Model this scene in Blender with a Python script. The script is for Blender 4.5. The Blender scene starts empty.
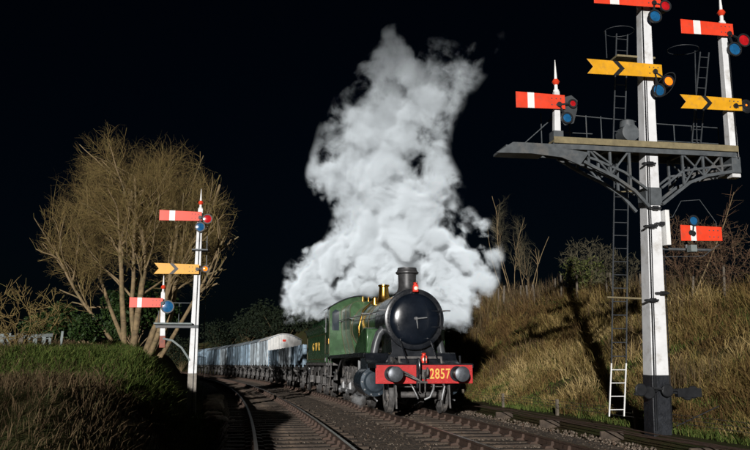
import bpy, math, random
import numpy as np
from mathutils import Vector, Matrix

random.seed(7)
RNG = np.random.default_rng(7)
R = math.radians
scene = bpy.context.scene
COL = scene.collection

# ------------------------------------------------------------------ camera
CAM_H = 1.3
cam_d = bpy.data.cameras.new('camera')
cam = bpy.data.objects.new('camera', cam_d)
COL.objects.link(cam)
cam.location = (0, 0, CAM_H)
cam.rotation_euler = (R(90) + math.atan(139 / 800), 0, 0)
cam_d.sensor_width = 36
cam_d.lens = 800 / 750 * 36
cam_d.clip_start = 0.05
cam_d.clip_end = 3000
scene.camera = cam

# ------------------------------------------------------------------ night sky and the low key light
SUN_AZ = 9.0      # light travels away from the camera, this many degrees to the right
SUN_EL = 9.5
world = bpy.data.worlds.new('World')
scene.world = world
world.use_nodes = True
wn = world.node_tree
sky = wn.nodes.new('ShaderNodeTexSky')
sky.sky_type = 'NISHITA'
sky.sun_disc = False
sky.ozone_density = 6.0
sky.sun_elevation = R(SUN_EL)
sky.sun_rotation = R(180 + SUN_AZ)
wn.links.new(sky.outputs[0], wn.nodes['Background'].inputs[0])
wn.nodes['Background'].inputs[1].default_value = 0.0007
sun_d = bpy.data.lights.new('sun', 'SUN')
sun_d.energy = 4.3
sun_d.angle = R(0.5)
sun_d.color = (1.0, 0.965, 0.93)
sun = bpy.data.objects.new('sun', sun_d)
COL.objects.link(sun)
trav = Vector((math.sin(R(SUN_AZ)) * math.cos(R(SUN_EL)), math.cos(R(SUN_AZ)) * math.cos(R(SUN_EL)), -math.sin(R(SUN_EL))))
sun.rotation_euler = trav.to_track_quat('-Z', 'Y').to_euler()
sun.location = (-20, -60, 20)
scene.view_settings.view_transform = 'Standard'
scene.view_settings.look = 'None'
scene.view_settings.exposure = 0.0
scene.view_settings.gamma = 1.0
scene.render.engine = 'CYCLES'
scene.cycles.use_denoising = True
scene.cycles.max_bounces = 10
scene.cycles.diffuse_bounces = 2
scene.cycles.glossy_bounces = 2
scene.cycles.volume_bounces = 1
scene.cycles.volume_max_steps = 512

# ------------------------------------------------------------------ helpers
def M(name, col, rough=0.6, metal=0.0, var=0.25, vscale=3.0, bump=0.0, bscale=40.0, coat=0.0, dirt=None, dscale=1.5, emit=0.0, spec=0.5):
    m = bpy.data.materials.new(name)
    m.use_nodes = True
    nt = m.node_tree
    b = nt.nodes['Principled BSDF']
    tc = nt.nodes.new('ShaderNodeTexCoord')
    n = nt.nodes.new('ShaderNodeTexNoise')
    n.inputs['Scale'].default_value = vscale
    n.inputs['Detail'].default_value = 6
    n.inputs['Roughness'].default_value = 0.65
    nt.links.new(tc.outputs['Object'], n.inputs['Vector'])
    mr = nt.nodes.new('ShaderNodeMapRange')
    mr.inputs[1].default_value = 0.3
    mr.inputs[2].default_value = 0.7
    mr.inputs[3].default_value = 1 - var
    mr.inputs[4].default_value = 1 + var
    nt.links.new(n.outputs['Fac'], mr.inputs[0])
    mx = nt.nodes.new('ShaderNodeMix')
    mx.data_type = 'RGBA'
    mx.blend_type = 'MULTIPLY'
    mx.inputs[0].default_value = 1
    mx.inputs[6].default_value = (*col, 1)
    nt.links.new(mr.outputs[0], mx.inputs[7])
    out = mx.outputs[2]
    if dirt:
        n2 = nt.nodes.new('ShaderNodeTexNoise')
        n2.inputs['Scale'].default_value = dscale
        n2.inputs['Detail'].default_value = 8
        n2.inputs['Roughness'].default_value = 0.7
        nt.links.new(tc.outputs['Object'], n2.inputs['Vector'])
        m2 = nt.nodes.new('ShaderNodeMapRange')
        m2.inputs[1].default_value = 0.52
        m2.inputs[2].default_value = 0.72
        m2.inputs[4].default_value = 0.85
        nt.links.new(n2.outputs['Fac'], m2.inputs[0])
        x2 = nt.nodes.new('ShaderNodeMix')
        x2.data_type = 'RGBA'
        nt.links.new(m2.outputs[0], x2.inputs[0])
        nt.links.new(out, x2.inputs[6])
        x2.inputs[7].default_value = (*dirt, 1)
        out = x2.outputs[2]
    nt.links.new(out, b.inputs['Base Color'])
    rr = nt.nodes.new('ShaderNodeMapRange')
    rr.inputs[3].default_value = max(0.05, rough - 0.12)
    rr.inputs[4].default_value = min(1, rough + 0.12)
    nt.links.new(n.outputs['Fac'], rr.inputs[0])
    nt.links.new(rr.outputs[0], b.inputs['Roughness'])
    b.inputs['Metallic'].default_value = metal
    b.inputs['Coat Weight'].default_value = coat
    b.inputs['Coat Roughness'].default_value = 0.12
    b.inputs['Specular IOR Level'].default_value = spec
    if emit:
        b.inputs['Emission Color'].default_value = (*col, 1)
        b.inputs['Emission Strength'].default_value = emit
    if bump:
        n3 = nt.nodes.new('ShaderNodeTexNoise')
        n3.inputs['Scale'].default_value = bscale
        n3.inputs['Detail'].default_value = 5
        nt.links.new(tc.outputs['Object'], n3.inputs['Vector'])
        bp = nt.nodes.new('ShaderNodeBump')
        bp.inputs['Strength'].default_value = bump
        bp.inputs['Distance'].default_value = 0.02
        nt.links.new(n3.outputs['Fac'], bp.inputs['Height'])
        nt.links.new(bp.outputs[0], b.inputs['Normal'])
    return m

def plant_mat(name, cols, rough=0.85):
    """cols: list of base colours picked per blade by the 'tint' attribute"""
    m = bpy.data.materials.new(name)
    m.use_nodes = True
    nt = m.node_tree
    b = nt.nodes['Principled BSDF']
    a = nt.nodes.new('ShaderNodeAttribute')
    a.attribute_name = 'tint'
    r = nt.nodes.new('ShaderNodeValToRGB')
    els = r.color_ramp.elements
    while len(els) < len(cols):
        els.new(0.5)
    for i, c in enumerate(cols):
        els[i].position = i / max(1, len(cols) - 1)
        els[i].color = (*c, 1)
    nt.links.new(a.outputs['Fac'], r.inputs[0])
    nt.links.new(r.outputs[0], b.inputs['Base Color'])
    b.inputs['Roughness'].default_value = rough
    b.inputs['Specular IOR Level'].default_value = 0.2
    return m

def tag(o, label=None, cat=None, group=None, kind=None):
    if label: o['label'] = label
    if cat: o['category'] = cat
    if group: o['group'] = group
    if kind: o['kind'] = kind
    return o

def empty(name, loc=(0, 0, 0), rz=0.0, parent=None):
    o = bpy.data.objects.new(name, None)
    o.empty_display_size = 0.2
    COL.objects.link(o)
    o.location = loc
    o.rotation_euler = (0, 0, rz)
    o.parent = parent
    return o

class MB:
    def __init__(s):
        s.v = []
        s.f = []
    def add(s, vs, fs):
        k = len(s.v)
        s.v += [tuple(p) for p in vs]
        s.f += [tuple(i + k for i in f) for f in fs]
        return s
    def box(s, x0, x1, y0, y1, z0, z1):
        vs = [(x, y, z) for x in (x0, x1) for y in (y0, y1) for z in (z0, z1)]
        return s.add(vs, [(0, 1, 3, 2), (4, 6, 7, 5), (0, 4, 5, 1), (2, 3, 7, 6), (0, 2, 6, 4), (1, 5, 7, 3)])
    def prism(s, poly, a, b, plane='xz'):
        """extrude a 2-D outline along the axis that is missing from plane"""
        n = len(poly)
        def p(q, t):
            return {'xz': (q[0], t, q[1]), 'xy': (q[0], q[1], t), 'yz': (t, q[0], q[1])}[plane]
        vs = [p(q, a) for q in poly] + [p(q, b) for q in poly]
        fs = [tuple(range(n))[::-1], tuple(range(n, 2 * n))]
        fs += [(i, (i + 1) % n, n + (i + 1) % n, n + i) for i in range(n)]
        return s.add(vs, fs)
    def lathe(s, prof, c=(0, 0, 0), axis='z', seg=24, sx=1.0):
        vs = []
        n = len(prof)
        for i in range(seg):
            a = 2 * math.pi * i / seg
            for t, r in prof:
                u, w = r * math.cos(a) * sx, r * math.sin(a)
                p = {'z': (u, w, t), 'x': (t, u, w), 'y': (u, t, w)}[axis]
                vs.append((p[0] + c[0], p[1] + c[1], p[2] + c[2]))
        fs = []
        for i in range(seg):
            j = (i + 1) % seg
            for k in range(n - 1):
                fs.append((i * n + k, j * n + k, j * n + k + 1, i * n + k + 1))
        fs.append(tuple(i * n for i in range(seg)))
        fs.append(tuple(i * n + n - 1 for i in range(seg))[::-1])
        return s.add(vs, fs)
    def tube(s, pts, rad, seg=8):
        pts = [Vector(p) for p in pts]
        if not hasattr(rad, '__len__'):
            rad = [rad] * len(pts)
        vs, n = [], len(pts)
        ref = None
        for i, p in enumerate(pts):
            d = (pts[min(i + 1, n - 1)] - pts[max(i - 1, 0)]).normalized()
            if ref is None:
                ref = Vector((0, 0, 1)) if abs(d.z) < 0.9 else Vector((1, 0, 0))
            a = d.cross(ref).normalized()
            b = a.cross(d).normalized()
            ref = b
            for k in range(seg):
                t = 2 * math.pi * k / seg + math.pi / seg
                vs.append(p + (a * math.cos(t) + b * math.sin(t)) * rad[i])
        fs = [(i * seg + k, i * seg + (k + 1) % seg, (i + 1) * seg + (k + 1) % seg, (i + 1) * seg + k) for i in range(n - 1) for k in range(seg)]
        fs += [tuple(range(seg))[::-1], tuple(range((n - 1) * seg, n * seg))]
        return s.add(vs, fs)
    def mesh(s, name, smooth=True):
        me = bpy.data.meshes.new(name)
        me.from_pydata(s.v, [], s.f)
        me.update()
        import bmesh
        bm = bmesh.new()
        bm.from_mesh(me)
        bmesh.ops.recalc_face_normals(bm, faces=bm.faces)
        bm.to_mesh(me)
        bm.free()
        if smooth:
            me.polygons.foreach_set('use_smooth', [True] * len(me.polygons))
            me.set_sharp_from_angle(angle=R(35))
        return me
    def build(s, name, mat, parent=None, bevel=0.0, loc=None, rot=None):
        o = bpy.data.objects.new(name, s.mesh(name))
        COL.objects.link(o)
        o.data.materials.append(mat)
        o.parent = parent
        if loc: o.location = loc
        if rot: o.rotation_euler = rot
        if bevel:
            md = o.modifiers.new('bevel', 'BEVEL')
            md.width = bevel
            md.segments = 2
            md.limit_method = 'ANGLE'
        return o

def share(name, src, parent, loc=None, rot=None, scale=None):
    o = bpy.data.objects.new(name, src.data)
    COL.objects.link(o)
    o.parent = parent
    if loc: o.location = loc
    if rot: o.rotation_euler = rot
    if scale: o.scale = scale
    for md in src.modifiers:
        if md.type == 'BEVEL':
            n = o.modifiers.new('bevel', 'BEVEL')
            n.width, n.segments, n.limit_method = md.width, md.segments, 'ANGLE'
    return o

def np_mesh(name, verts, faces, mat, tint=None, parent=None, smooth=False):
    """verts (N,3), faces (M,k) arrays"""
    verts = np.asarray(verts, np.float32)
    faces = np.asarray(faces, np.int32)
    me = bpy.data.meshes.new(name)
    me.vertices.add(len(verts))
    me.vertices.foreach_set('co', verts.ravel())
    m, k = faces.shape
    me.loops.add(m * k)
    me.loops.foreach_set('vertex_index', faces.ravel())
    me.polygons.add(m)
    me.polygons.foreach_set('loop_start', np.arange(0, m * k, k, dtype=np.int32))
    me.polygons.foreach_set('loop_total', np.full(m, k, np.int32))
    me.update(calc_edges=True)
    if smooth:
        me.polygons.foreach_set('use_smooth', np.ones(m, bool))
    if tint is not None:
        at = me.attributes.new('tint', 'FLOAT', 'POINT')
        at.data.foreach_set('value', np.asarray(tint, np.float32))
    me.materials.append(mat)
    o = bpy.data.objects.new(name, me)
    COL.objects.link(o)
    o.parent = parent
    return o

def text_part(name, body, size, mat, parent, loc, rot, depth=0.006, space=1.0, sx=1.0):
    cu = bpy.data.curves.new(name, 'FONT')
    cu.body = body
    cu.size = size
    cu.extrude = depth
    cu.align_x = 'CENTER'
    cu.align_y = 'CENTER'
    cu.space_character = space
    cu.offset = 0.012 * size
    t = bpy.data.objects.new('tmp', cu)
    COL.objects.link(t)
    bpy.context.view_layer.update()
    me = bpy.data.meshes.new_from_object(t.evaluated_get(bpy.context.evaluated_depsgraph_get()))
    bpy.data.objects.remove(t)
    me.name = name
    o = bpy.data.objects.new(name, me)
    COL.objects.link(o)
    me.materials.clear()
    me.materials.append(mat)
    o.parent, o.location, o.rotation_euler, o.scale = parent, loc, rot, (sx, 1, 1)
    tag(o, kind='stuff')
    return o

# smooth value noise for the terrain
_H = np.random.default_rng(3).random((256, 256))
def vnoise(x, y):
    x = np.asarray(x, float); y = np.asarray(y, float)
    xi, yi = np.floor(x).astype(int), np.floor(y).astype(int)
    fx, fy = x - xi, y - yi
    fx = fx * fx * (3 - 2 * fx); fy = fy * fy * (3 - 2 * fy)
    g = lambda a, b: _H[a % 256, b % 256]
    return (g(xi, yi) * (1 - fx) + g(xi + 1, yi) * fx) * (1 - fy) + (g(xi, yi + 1) * (1 - fx) + g(xi + 1, yi + 1) * fx) * fy
def fbm(x, y, o=4):
    s, a = 0, 0.5
    for _ in range(o):
        s = s + a * (vnoise(x, y) - 0.5)
        x = np.asarray(x) * 2.03 + 17.1; y = np.asarray(y) * 2.03 + 5.7; a *= 0.5
    return s
def sstep(a, b, x):
    t = np.clip((np.asarray(x, float) - a) / (b - a), 0, 1)
    return t * t * (3 - 2 * t)

# ------------------------------------------------------------------ the line of the railway
def xc(Y):
    Y = np.asarray(Y, float)
    t = np.clip(Y, -40, 140) - 20
    x = 1.5 - 0.17 * t - 0.00103 * t * t
    return x + (Y > 140) * (Y - 140) * -(0.17 + 2 * 0.00103 * 120) + (Y < -40) * (Y + 40) * -(0.17 - 2 * 0.00103 * 60)
def slope(Y):
    t = np.clip(Y, -40, 140) - 20
    return -0.17 - 2 * 0.00103 * t
_Y = np.linspace(-40, 260, 6001)
_S = np.concatenate([[0], np.cumsum(np.hypot(np.diff(_Y), np.diff(xc(_Y))))])
def arc_of(Y): return float(np.interp(Y, _Y, _S))
def Y_at(s): return float(np.interp(s, _S, _Y))
def on_track(Y, off=0.0):
    sl = float(slope(Y)); n = math.hypot(1, sl)
    return float(xc(Y)) + off / n, Y - off * sl / n
LOCO_Y = 21.2
S0 = arc_of(LOCO_Y)
def place(o, d0, length):
    """put a vehicle with its front d0 metres behind the front buffer beam"""
    y0, y1 = Y_at(S0 + d0), Y_at(S0 + d0 + length)
    x0, x1 = float(xc(y0)), float(xc(y1))
    o.location = (x0, y0, 0)
    o.rotation_euler = (0, 0, math.atan2(y0 - y1, x0 - x1))
LEFT = -3.7   # left-hand track centre

# ------------------------------------------------------------------ materials
m_white = M('white_post_paint', (0.72, 0.73, 0.74), 0.5, var=0.12, vscale=2.5, dirt=(0.36, 0.33, 0.28), dscale=2.2)
m_white2 = M('white_paint', (0.8, 0.8, 0.78), 0.45, var=0.1)
m_red = M('signal_red', (0.78, 0.055, 0.018), 0.4, var=0.12, vscale=4, dirt=(0.46, 0.075, 0.04), dscale=7)
m_yel = M('signal_yellow', (0.75, 0.36, 0.012), 0.4, var=0.12, vscale=4, dirt=(0.46, 0.24, 0.04), dscale=7)
m_blk = M('black_paint', (0.012, 0.013, 0.015), 0.42, var=0.35, vscale=5)
m_iron = M('grey_ironwork', (0.075, 0.085, 0.092), 0.55, var=0.3, vscale=6, dirt=(0.13, 0.11, 0.09))
m_slim = M('slender_ironwork', (0.035, 0.04, 0.045), 0.5, var=0.3, vscale=6)
m_tar = M('tarred_base', (0.012, 0.014, 0.018), 0.45, var=0.5, vscale=6, bump=0.4, bscale=20)
m_board = M('platform_boards', (0.20, 0.165, 0.09), 0.8, var=0.3, vscale=6, bump=0.3)
m_lred = M('red_lens', (0.42, 0.010, 0.014), 0.12, var=0.3, vscale=12, coat=0.6, emit=0.15)
m_lblue = M('blue_lens', (0.012, 0.10, 0.24), 0.15, var=0.3, vscale=12, coat=0.5)
m_lora = M('amber_lens', (0.95, 0.2, 0.01), 0.12, var=0.15, vscale=12, coat=0.5, emit=0.8)
m_green = M('loco_green', (0.037, 0.092, 0.036), 0.27, var=0.45, vscale=2.5, coat=0.4, dirt=(0.03, 0.045, 0.03), dscale=2)
m_bblack = M('loco_black', (0.010, 0.012, 0.016), 0.28, var=0.4, vscale=4, coat=0.25, dirt=(0.03, 0.03, 0.03), dscale=2)
m_door = M('smokebox_black', (0.006, 0.009, 0.015), 0.2, var=0.25, vscale=3, coat=0.4)
m_under = M('sooty_underframe', (0.075, 0.072, 0.07), 0.55, var=0.6, vscale=8, dirt=(0.26, 0.235, 0.21), dscale=3.5)
m_steel = M('worked_steel', (0.22, 0.225, 0.23), 0.5, metal=0.5, var=0.4, vscale=8)
m_brass = M('brass', (0.72, 0.42, 0.10), 0.25, metal=1.0, var=0.2)
m_beam = M('buffer_beam_red', (0.50, 0.028, 0.028), 0.4, var=0.2, vscale=5, dirt=(0.35, 0.03, 0.025), dscale=4)
m_gold = M('gold_lettering', (0.80, 0.50, 0.10), 0.45, var=0.08)
m_lampred = M('lamp_red', (0.7, 0.04, 0.02), 0.4, var=0.15)
m_lampglass = M('lamp_glass', (0.85, 0.68, 0.55), 0.1, var=0.1, emit=0.3)
m_glass = M('cab_window_glass', (0.02, 0.03, 0.04), 0.08, var=0.1, coat=0.5)
m_coal = M('coal', (0.012, 0.012, 0.013), 0.35, var=0.5, vscale=12)
m_lining = M('dull_lining', (0.10, 0.06, 0.02), 0.5, var=0.2)
m_wgrey = M('blue_lit_wagon_paint', (0.23, 0.32, 0.40), 0.7, var=0.35, vscale=3, dirt=(0.09, 0.09, 0.09), dscale=2)  # blue of the light is mixed into this grey paint
m_wgrey2 = M('pale_grey_wagon_paint', (0.36, 0.42, 0.46), 0.7, var=0.35, vscale=3, dirt=(0.12, 0.11, 0.10), dscale=2)
m_wdark = M('dark_grey_wagon_paint', (0.14, 0.20, 0.25), 0.7, var=0.35, vscale=3, dirt=(0.06, 0.06, 0.06), dscale=2)
m_wbrown = M('brown_wagon_paint', (0.16, 0.11, 0.085), 0.7, var=0.35, vscale=3)
m_roofg = M('grey_roof_canvas', (0.20, 0.24, 0.27), 0.8, var=0.3, vscale=2)
m_roofw = M('white_roof_canvas', (0.62, 0.62, 0.60), 0.8, var=0.15, vscale=2, dirt=(0.4, 0.38, 0.35))
m_rail = M('rail_side_rust', (0.062, 0.036, 0.024), 0.75, var=0.4, vscale=14)
m_railtop = M('rail_top_steel', (0.42, 0.38, 0.34), 0.32, metal=0.9, var=0.25, vscale=6)
m_sleeper = M('sleeper_timber', (0.058, 0.042, 0.030), 0.85, var=0.5, vscale=4, bump=0.6, bscale=18, dirt=(0.11, 0.08, 0.055), dscale=3)
m_oldwood = M('weathered_wood', (0.12, 0.10, 0.075), 0.85, var=0.4, vscale=6, bump=0.5, bscale=25)
m_palewood = M('pale_weathered_boards', (0.19, 0.22, 0.215), 0.85, var=0.35, vscale=5, bump=0.4, bscale=25)
m_wire = M('wire', (0.09, 0.085, 0.08), 0.5, metal=0.5)
m_stone = M('lit_ballast_block', (0.24, 0.19, 0.14), 0.9, var=0.4, vscale=5, bump=0.7, bscale=12)
m_bark = M('tree_bark', (0.19, 0.135, 0.07), 0.85, var=0.5, vscale=5, bump=0.9, bscale=14, dirt=(0.07, 0.075, 0.03), dscale=2)
m_twig = plant_mat('olive_twigs', [(0.12, 0.08, 0.035), (0.22, 0.155, 0.06), (0.17, 0.14, 0.05)])
m_twigred = plant_mat('reddish_twigs', [(0.12, 0.065, 0.04), (0.17, 0.10, 0.06), (0.10, 0.08, 0.045)])
m_twiggrey = plant_mat('greyish_twigs', [(0.10, 0.09, 0.06), (0.15, 0.13, 0.08), (0.09, 0.085, 0.05)])
m_leafdark = plant_mat('dark_leaves', [(0.010, 0.022, 0.006), (0.022, 0.045, 0.010), (0.03, 0.055, 0.012)], 0.6)
m_leafunlit = plant_mat('unlit_leaves', [(0.004, 0.008, 0.004), (0.009, 0.015, 0.007), (0.013, 0.02, 0.008)], 0.8)  # near-black colour stands in for the unlit far bank
m_leafmid = plant_mat('olive_leaves', [(0.03, 0.045, 0.012), (0.07, 0.085, 0.022), (0.10, 0.10, 0.03)], 0.7)
m_straw = plant_mat('straw_grass', [(0.10, 0.058, 0.022), (0.20, 0.13, 0.045), (0.21, 0.165, 0.05), (0.34, 0.24, 0.095), (0.44, 0.33, 0.15)])
m_ggrass = plant_mat('green_grass', [(0.04, 0.07, 0.013), (0.085, 0.12, 0.024), (0.16, 0.165, 0.045)])
m_bracken = plant_mat('dead_bracken', [(0.045, 0.028, 0.014), (0.085, 0.055, 0.028), (0.15, 0.105, 0.055), (0.04, 0.042, 0.014)])

# ------------------------------------------------------------------ ground
def crest(Y): return np.clip(3.35 + 0.078 * (np.asarray(Y, float) - 26), 2.6, 6.2)
def terrain(u, Y):
    u = np.asarray(u, float); Y = np.asarray(Y, float)
    h = np.full(np.broadcast(u, Y).shape, -0.30)
    # right-hand bank
    toe = 4.75 + 0.35 * fbm(Y * 0.15, Y * 0 + 2.2, 2)
    h = h + 0.16 * sstep(2.9, 3.8, u)
    k = np.clip((u - toe) / (11.9 - toe), 0, 1)
    rise = np.where(k < 1, k ** 1.08, 1.0)
    h = h + (crest(Y) + 0.2) * (rise * 0.85 + 0.15 * sstep(0, 1, k))
    h = h + 0.02 * np.clip(u - 12, 0, 60)
    h = h + sstep(4.6, 6.5, u) * 0.9 * fbm(u * 0.35 + 9, Y * 0.35, 4)
    # left-hand bank: close to the rails near the camera, set back behind the signal
    s = sstep(13.8, 19.5, Y)
    toeL = -5.25 * (1 - s) - 6.7 * s
    topL = -6.5 * (1 - s) - 8.3 * s
    hl = (1.28 + 0.42 * sstep(11.5, 14.0, Y)) * (1 - s) + (1.72 + 0.45 * sstep(18, 25, Y)) * s
    k = np.clip((toeL - u) / (toeL - topL), 0, 1)
    hl = hl * (0.12 + 0.88 * sstep(1.5, 8.5, Y + 0.5 * (u + 6)))  # bank kept low behind the camera so light reaches the mound
    h = h + hl * (0.6 * np.sin(k * math.pi / 2) + 0.4 * k)
    h = h + sstep(5.6, 7.2, -u) * 0.5 * fbm(u * 0.45 + 4, Y * 0.45 + 8, 4)
    h = h + 0.05 * np.clip(-u - 12, 0, 40)
    h = h + 0.06 * fbm(u * 1.3, Y * 1.3, 3)
    return h
def ground_z(X, Y):
    n = math.hypot(1, float(slope(Y)))
    return float(terrain((X - float(xc(Y))) / n, Y))
def upos(u, Y):
    sl = slope(Y); n = np.hypot(1, sl)
    return xc(Y) + u * n, Y

us = np.unique(np.concatenate([np.linspace(-9.5, -5, 42), np.linspace(-5, 3, 10), np.linspace(3, 13.5, 70), -9.5 - np.geomspace(0.3, 700, 34), 13.5 + np.geomspace(0.3, 700, 34)]))
ys = np.unique(np.concatenate([np.linspace(-30, 2, 20), np.linspace(2, 60, 260), 60 + np.geomspace(0.4, 1600, 60)]))
UU, YY = np.meshgrid(us, ys)
XX, _ = upos(UU, YY)
ZZ = terrain(UU, YY)
nv, nu = UU.shape
idx = np.arange(nv * nu).reshape(nv, nu)
quads = np.stack([idx[:-1, :-1], idx[:-1, 1:], idx[1:, 1:], idx[1:, :-1]], -1).reshape(-1, 4)
mg = bpy.data.materials.new('earth_and_turf')
mg.use_nodes = True
nt = mg.node_tree
tc = nt.nodes.new('ShaderNodeTexCoord')
def noise_node(nt, tc, sc, det=6, ro=0.65):
    n = nt.nodes.new('ShaderNodeTexNoise')
    n.inputs['Scale'].default_value = sc
    n.inputs['Detail'].default_value = det
    n.inputs['Roughness'].default_value = ro
    nt.links.new(tc.outputs['Object'], n.inputs['Vector'])
    return n
na, nb = noise_node(nt, tc, 0.35), noise_node(nt, tc, 5.0)
cr = nt.nodes.new('ShaderNodeValToRGB')
for i, (p, c) in enumerate([(0.30, (0.035, 0.024, 0.014)), (0.45, (0.06, 0.045, 0.02)), (0.55, (0.045, 0.055, 0.017)), (0.68, (0.10, 0.075, 0.034))]):
    if i > 1: cr.color_ramp.elements.new(p)
    cr.color_ramp.elements[i].position = p
    cr.color_ramp.elements[i].color = (*c, 1)
mixn = nt.nodes.new('ShaderNodeMath')
mixn.operation = 'MULTIPLY_ADD'
mixn.inputs[1].default_value = 0.35
nt.links.new(nb.outputs['Fac'], mixn.inputs[0])
sc2 = nt.nodes.new('ShaderNodeMath')
sc2.operation = 'MULTIPLY'
sc2.inputs[1].default_value = 0.65
nt.links.new(na.outputs['Fac'], sc2.inputs[0])
nt.links.new(sc2.outputs[0], mixn.inputs[2])
nt.links.new(mixn.outputs[0], cr.inputs[0])
nt.links.new(cr.outputs[0], nt.nodes['Principled BSDF'].inputs['Base Color'])
nt.nodes['Principled BSDF'].inputs['Roughness'].default_value = 0.95
nt.nodes['Principled BSDF'].inputs['Specular IOR Level'].default_value = 0.1
bp = nt.nodes.new('ShaderNodeBump')
bp.inputs['Strength'].default_value = 0.8
bp.inputs['Distance'].default_value = 0.06
nt.links.new(noise_node(nt, tc, 14).outputs['Fac'], bp.inputs['Height'])
nt.links.new(bp.outputs[0], nt.nodes['Principled BSDF'].inputs['Normal'])
g = np_mesh('ground', np.stack([XX, YY, ZZ], -1).reshape(-1, 3), quads, mg, smooth=True)
tag(g, kind='structure')

# ballast sheet with real lumps near the camera
def ballast_h(u, Y):
    shoulder = sstep(2.9, 2.0, u) * sstep(-5.9, -5.0, u)
    six = 0.045 * (1 - sstep(0.9, 1.5, np.abs(u))) + 0.045 * (1 - sstep(0.9, 1.5, np.abs(u - LEFT)))
    return -0.37 + 0.17 * shoulder - six * 0.35 + 0.05 * fbm(u * 0.9, Y * 0.9, 3) + (RNG.random(np.shape(u)) - 0.5) * 0.045
us = np.linspace(-5.9, 2.9, 150)
ys = np.concatenate([np.linspace(4, 45, 560), 45 + np.geomspace(0.2, 160, 60)])
UU, YY = np.meshgrid(us, ys)
UU = UU + (RNG.random(UU.shape) - 0.5) * 0.03
XX, _ = upos(UU, YY)
ZZ = ballast_h(UU, YY)
nv, nu = UU.shape
idx = np.arange(nv * nu).reshape(nv, nu)
quads = np.stack([idx[:-1, :-1], idx[:-1, 1:], idx[1:, 1:], idx[1:, :-1]], -1).reshape(-1, 4)
m_bal = M('ballast_stone', (0.105, 0.078, 0.055), 0.9, var=0.6, vscale=9, bump=0.9, bscale=16, dirt=(0.05, 0.032, 0.02), dscale=1.1)
tag(np_mesh('ballast', np.stack([XX, YY, ZZ], -1).reshape(-1, 3), quads, m_bal), kind='structure')

nS = 16000
Ys_ = 9.0 * (30.0 / 9.0) ** RNG.random(nS); Us_ = RNG.uniform(-5.7, 2.7, nS)
Xs_, _ = upos(Us_, Ys_)
octv = np.array([[1, 0, 0], [-1, 0, 0], [0, 1, 0], [0, -1, 0], [0, 0, 1], [0, 0, -1]], float)
octf = np.array([[0, 2, 4], [2, 1, 4], [1, 3, 4], [3, 0, 4], [2, 0, 5], [1, 2, 5], [3, 1, 5], [0, 3, 5]])
V = octv[None] * (RNG.uniform(0.018, 0.042, (nS, 1, 1)) * RNG.uniform(0.6, 1.4, (nS, 6, 1)))
an = RNG.uniform(0, 6.28, nS); ca, sa = np.cos(an)[:, None], np.sin(an)[:, None]
V = np.stack([V[..., 0] * ca - V[..., 1] * sa, V[..., 0] * sa + V[..., 1] * ca, V[..., 2]], -1)
zz = -0.37 + 0.17 - 0.016 + 0.05 * fbm(Us_ * 0.9, Ys_ * 0.9, 3)
V += np.stack([Xs_, Ys_, zz], -1)[:, None]
m_chip = plant_mat('ballast_chips', [(0.06, 0.045, 0.033), (0.13, 0.10, 0.075), (0.20, 0.165, 0.13), (0.09, 0.055, 0.035)], 0.9)
tag(np_mesh('ballast_stones', V.reshape(-1, 3), (octf[None] + (np.arange(nS) * 6)[:, None, None]).reshape(-1, 3), m_chip, np.repeat(RNG.random(nS), 6)), 'loose angular ballast stones between and beside the rails', 'ballast', kind='stuff')

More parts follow.
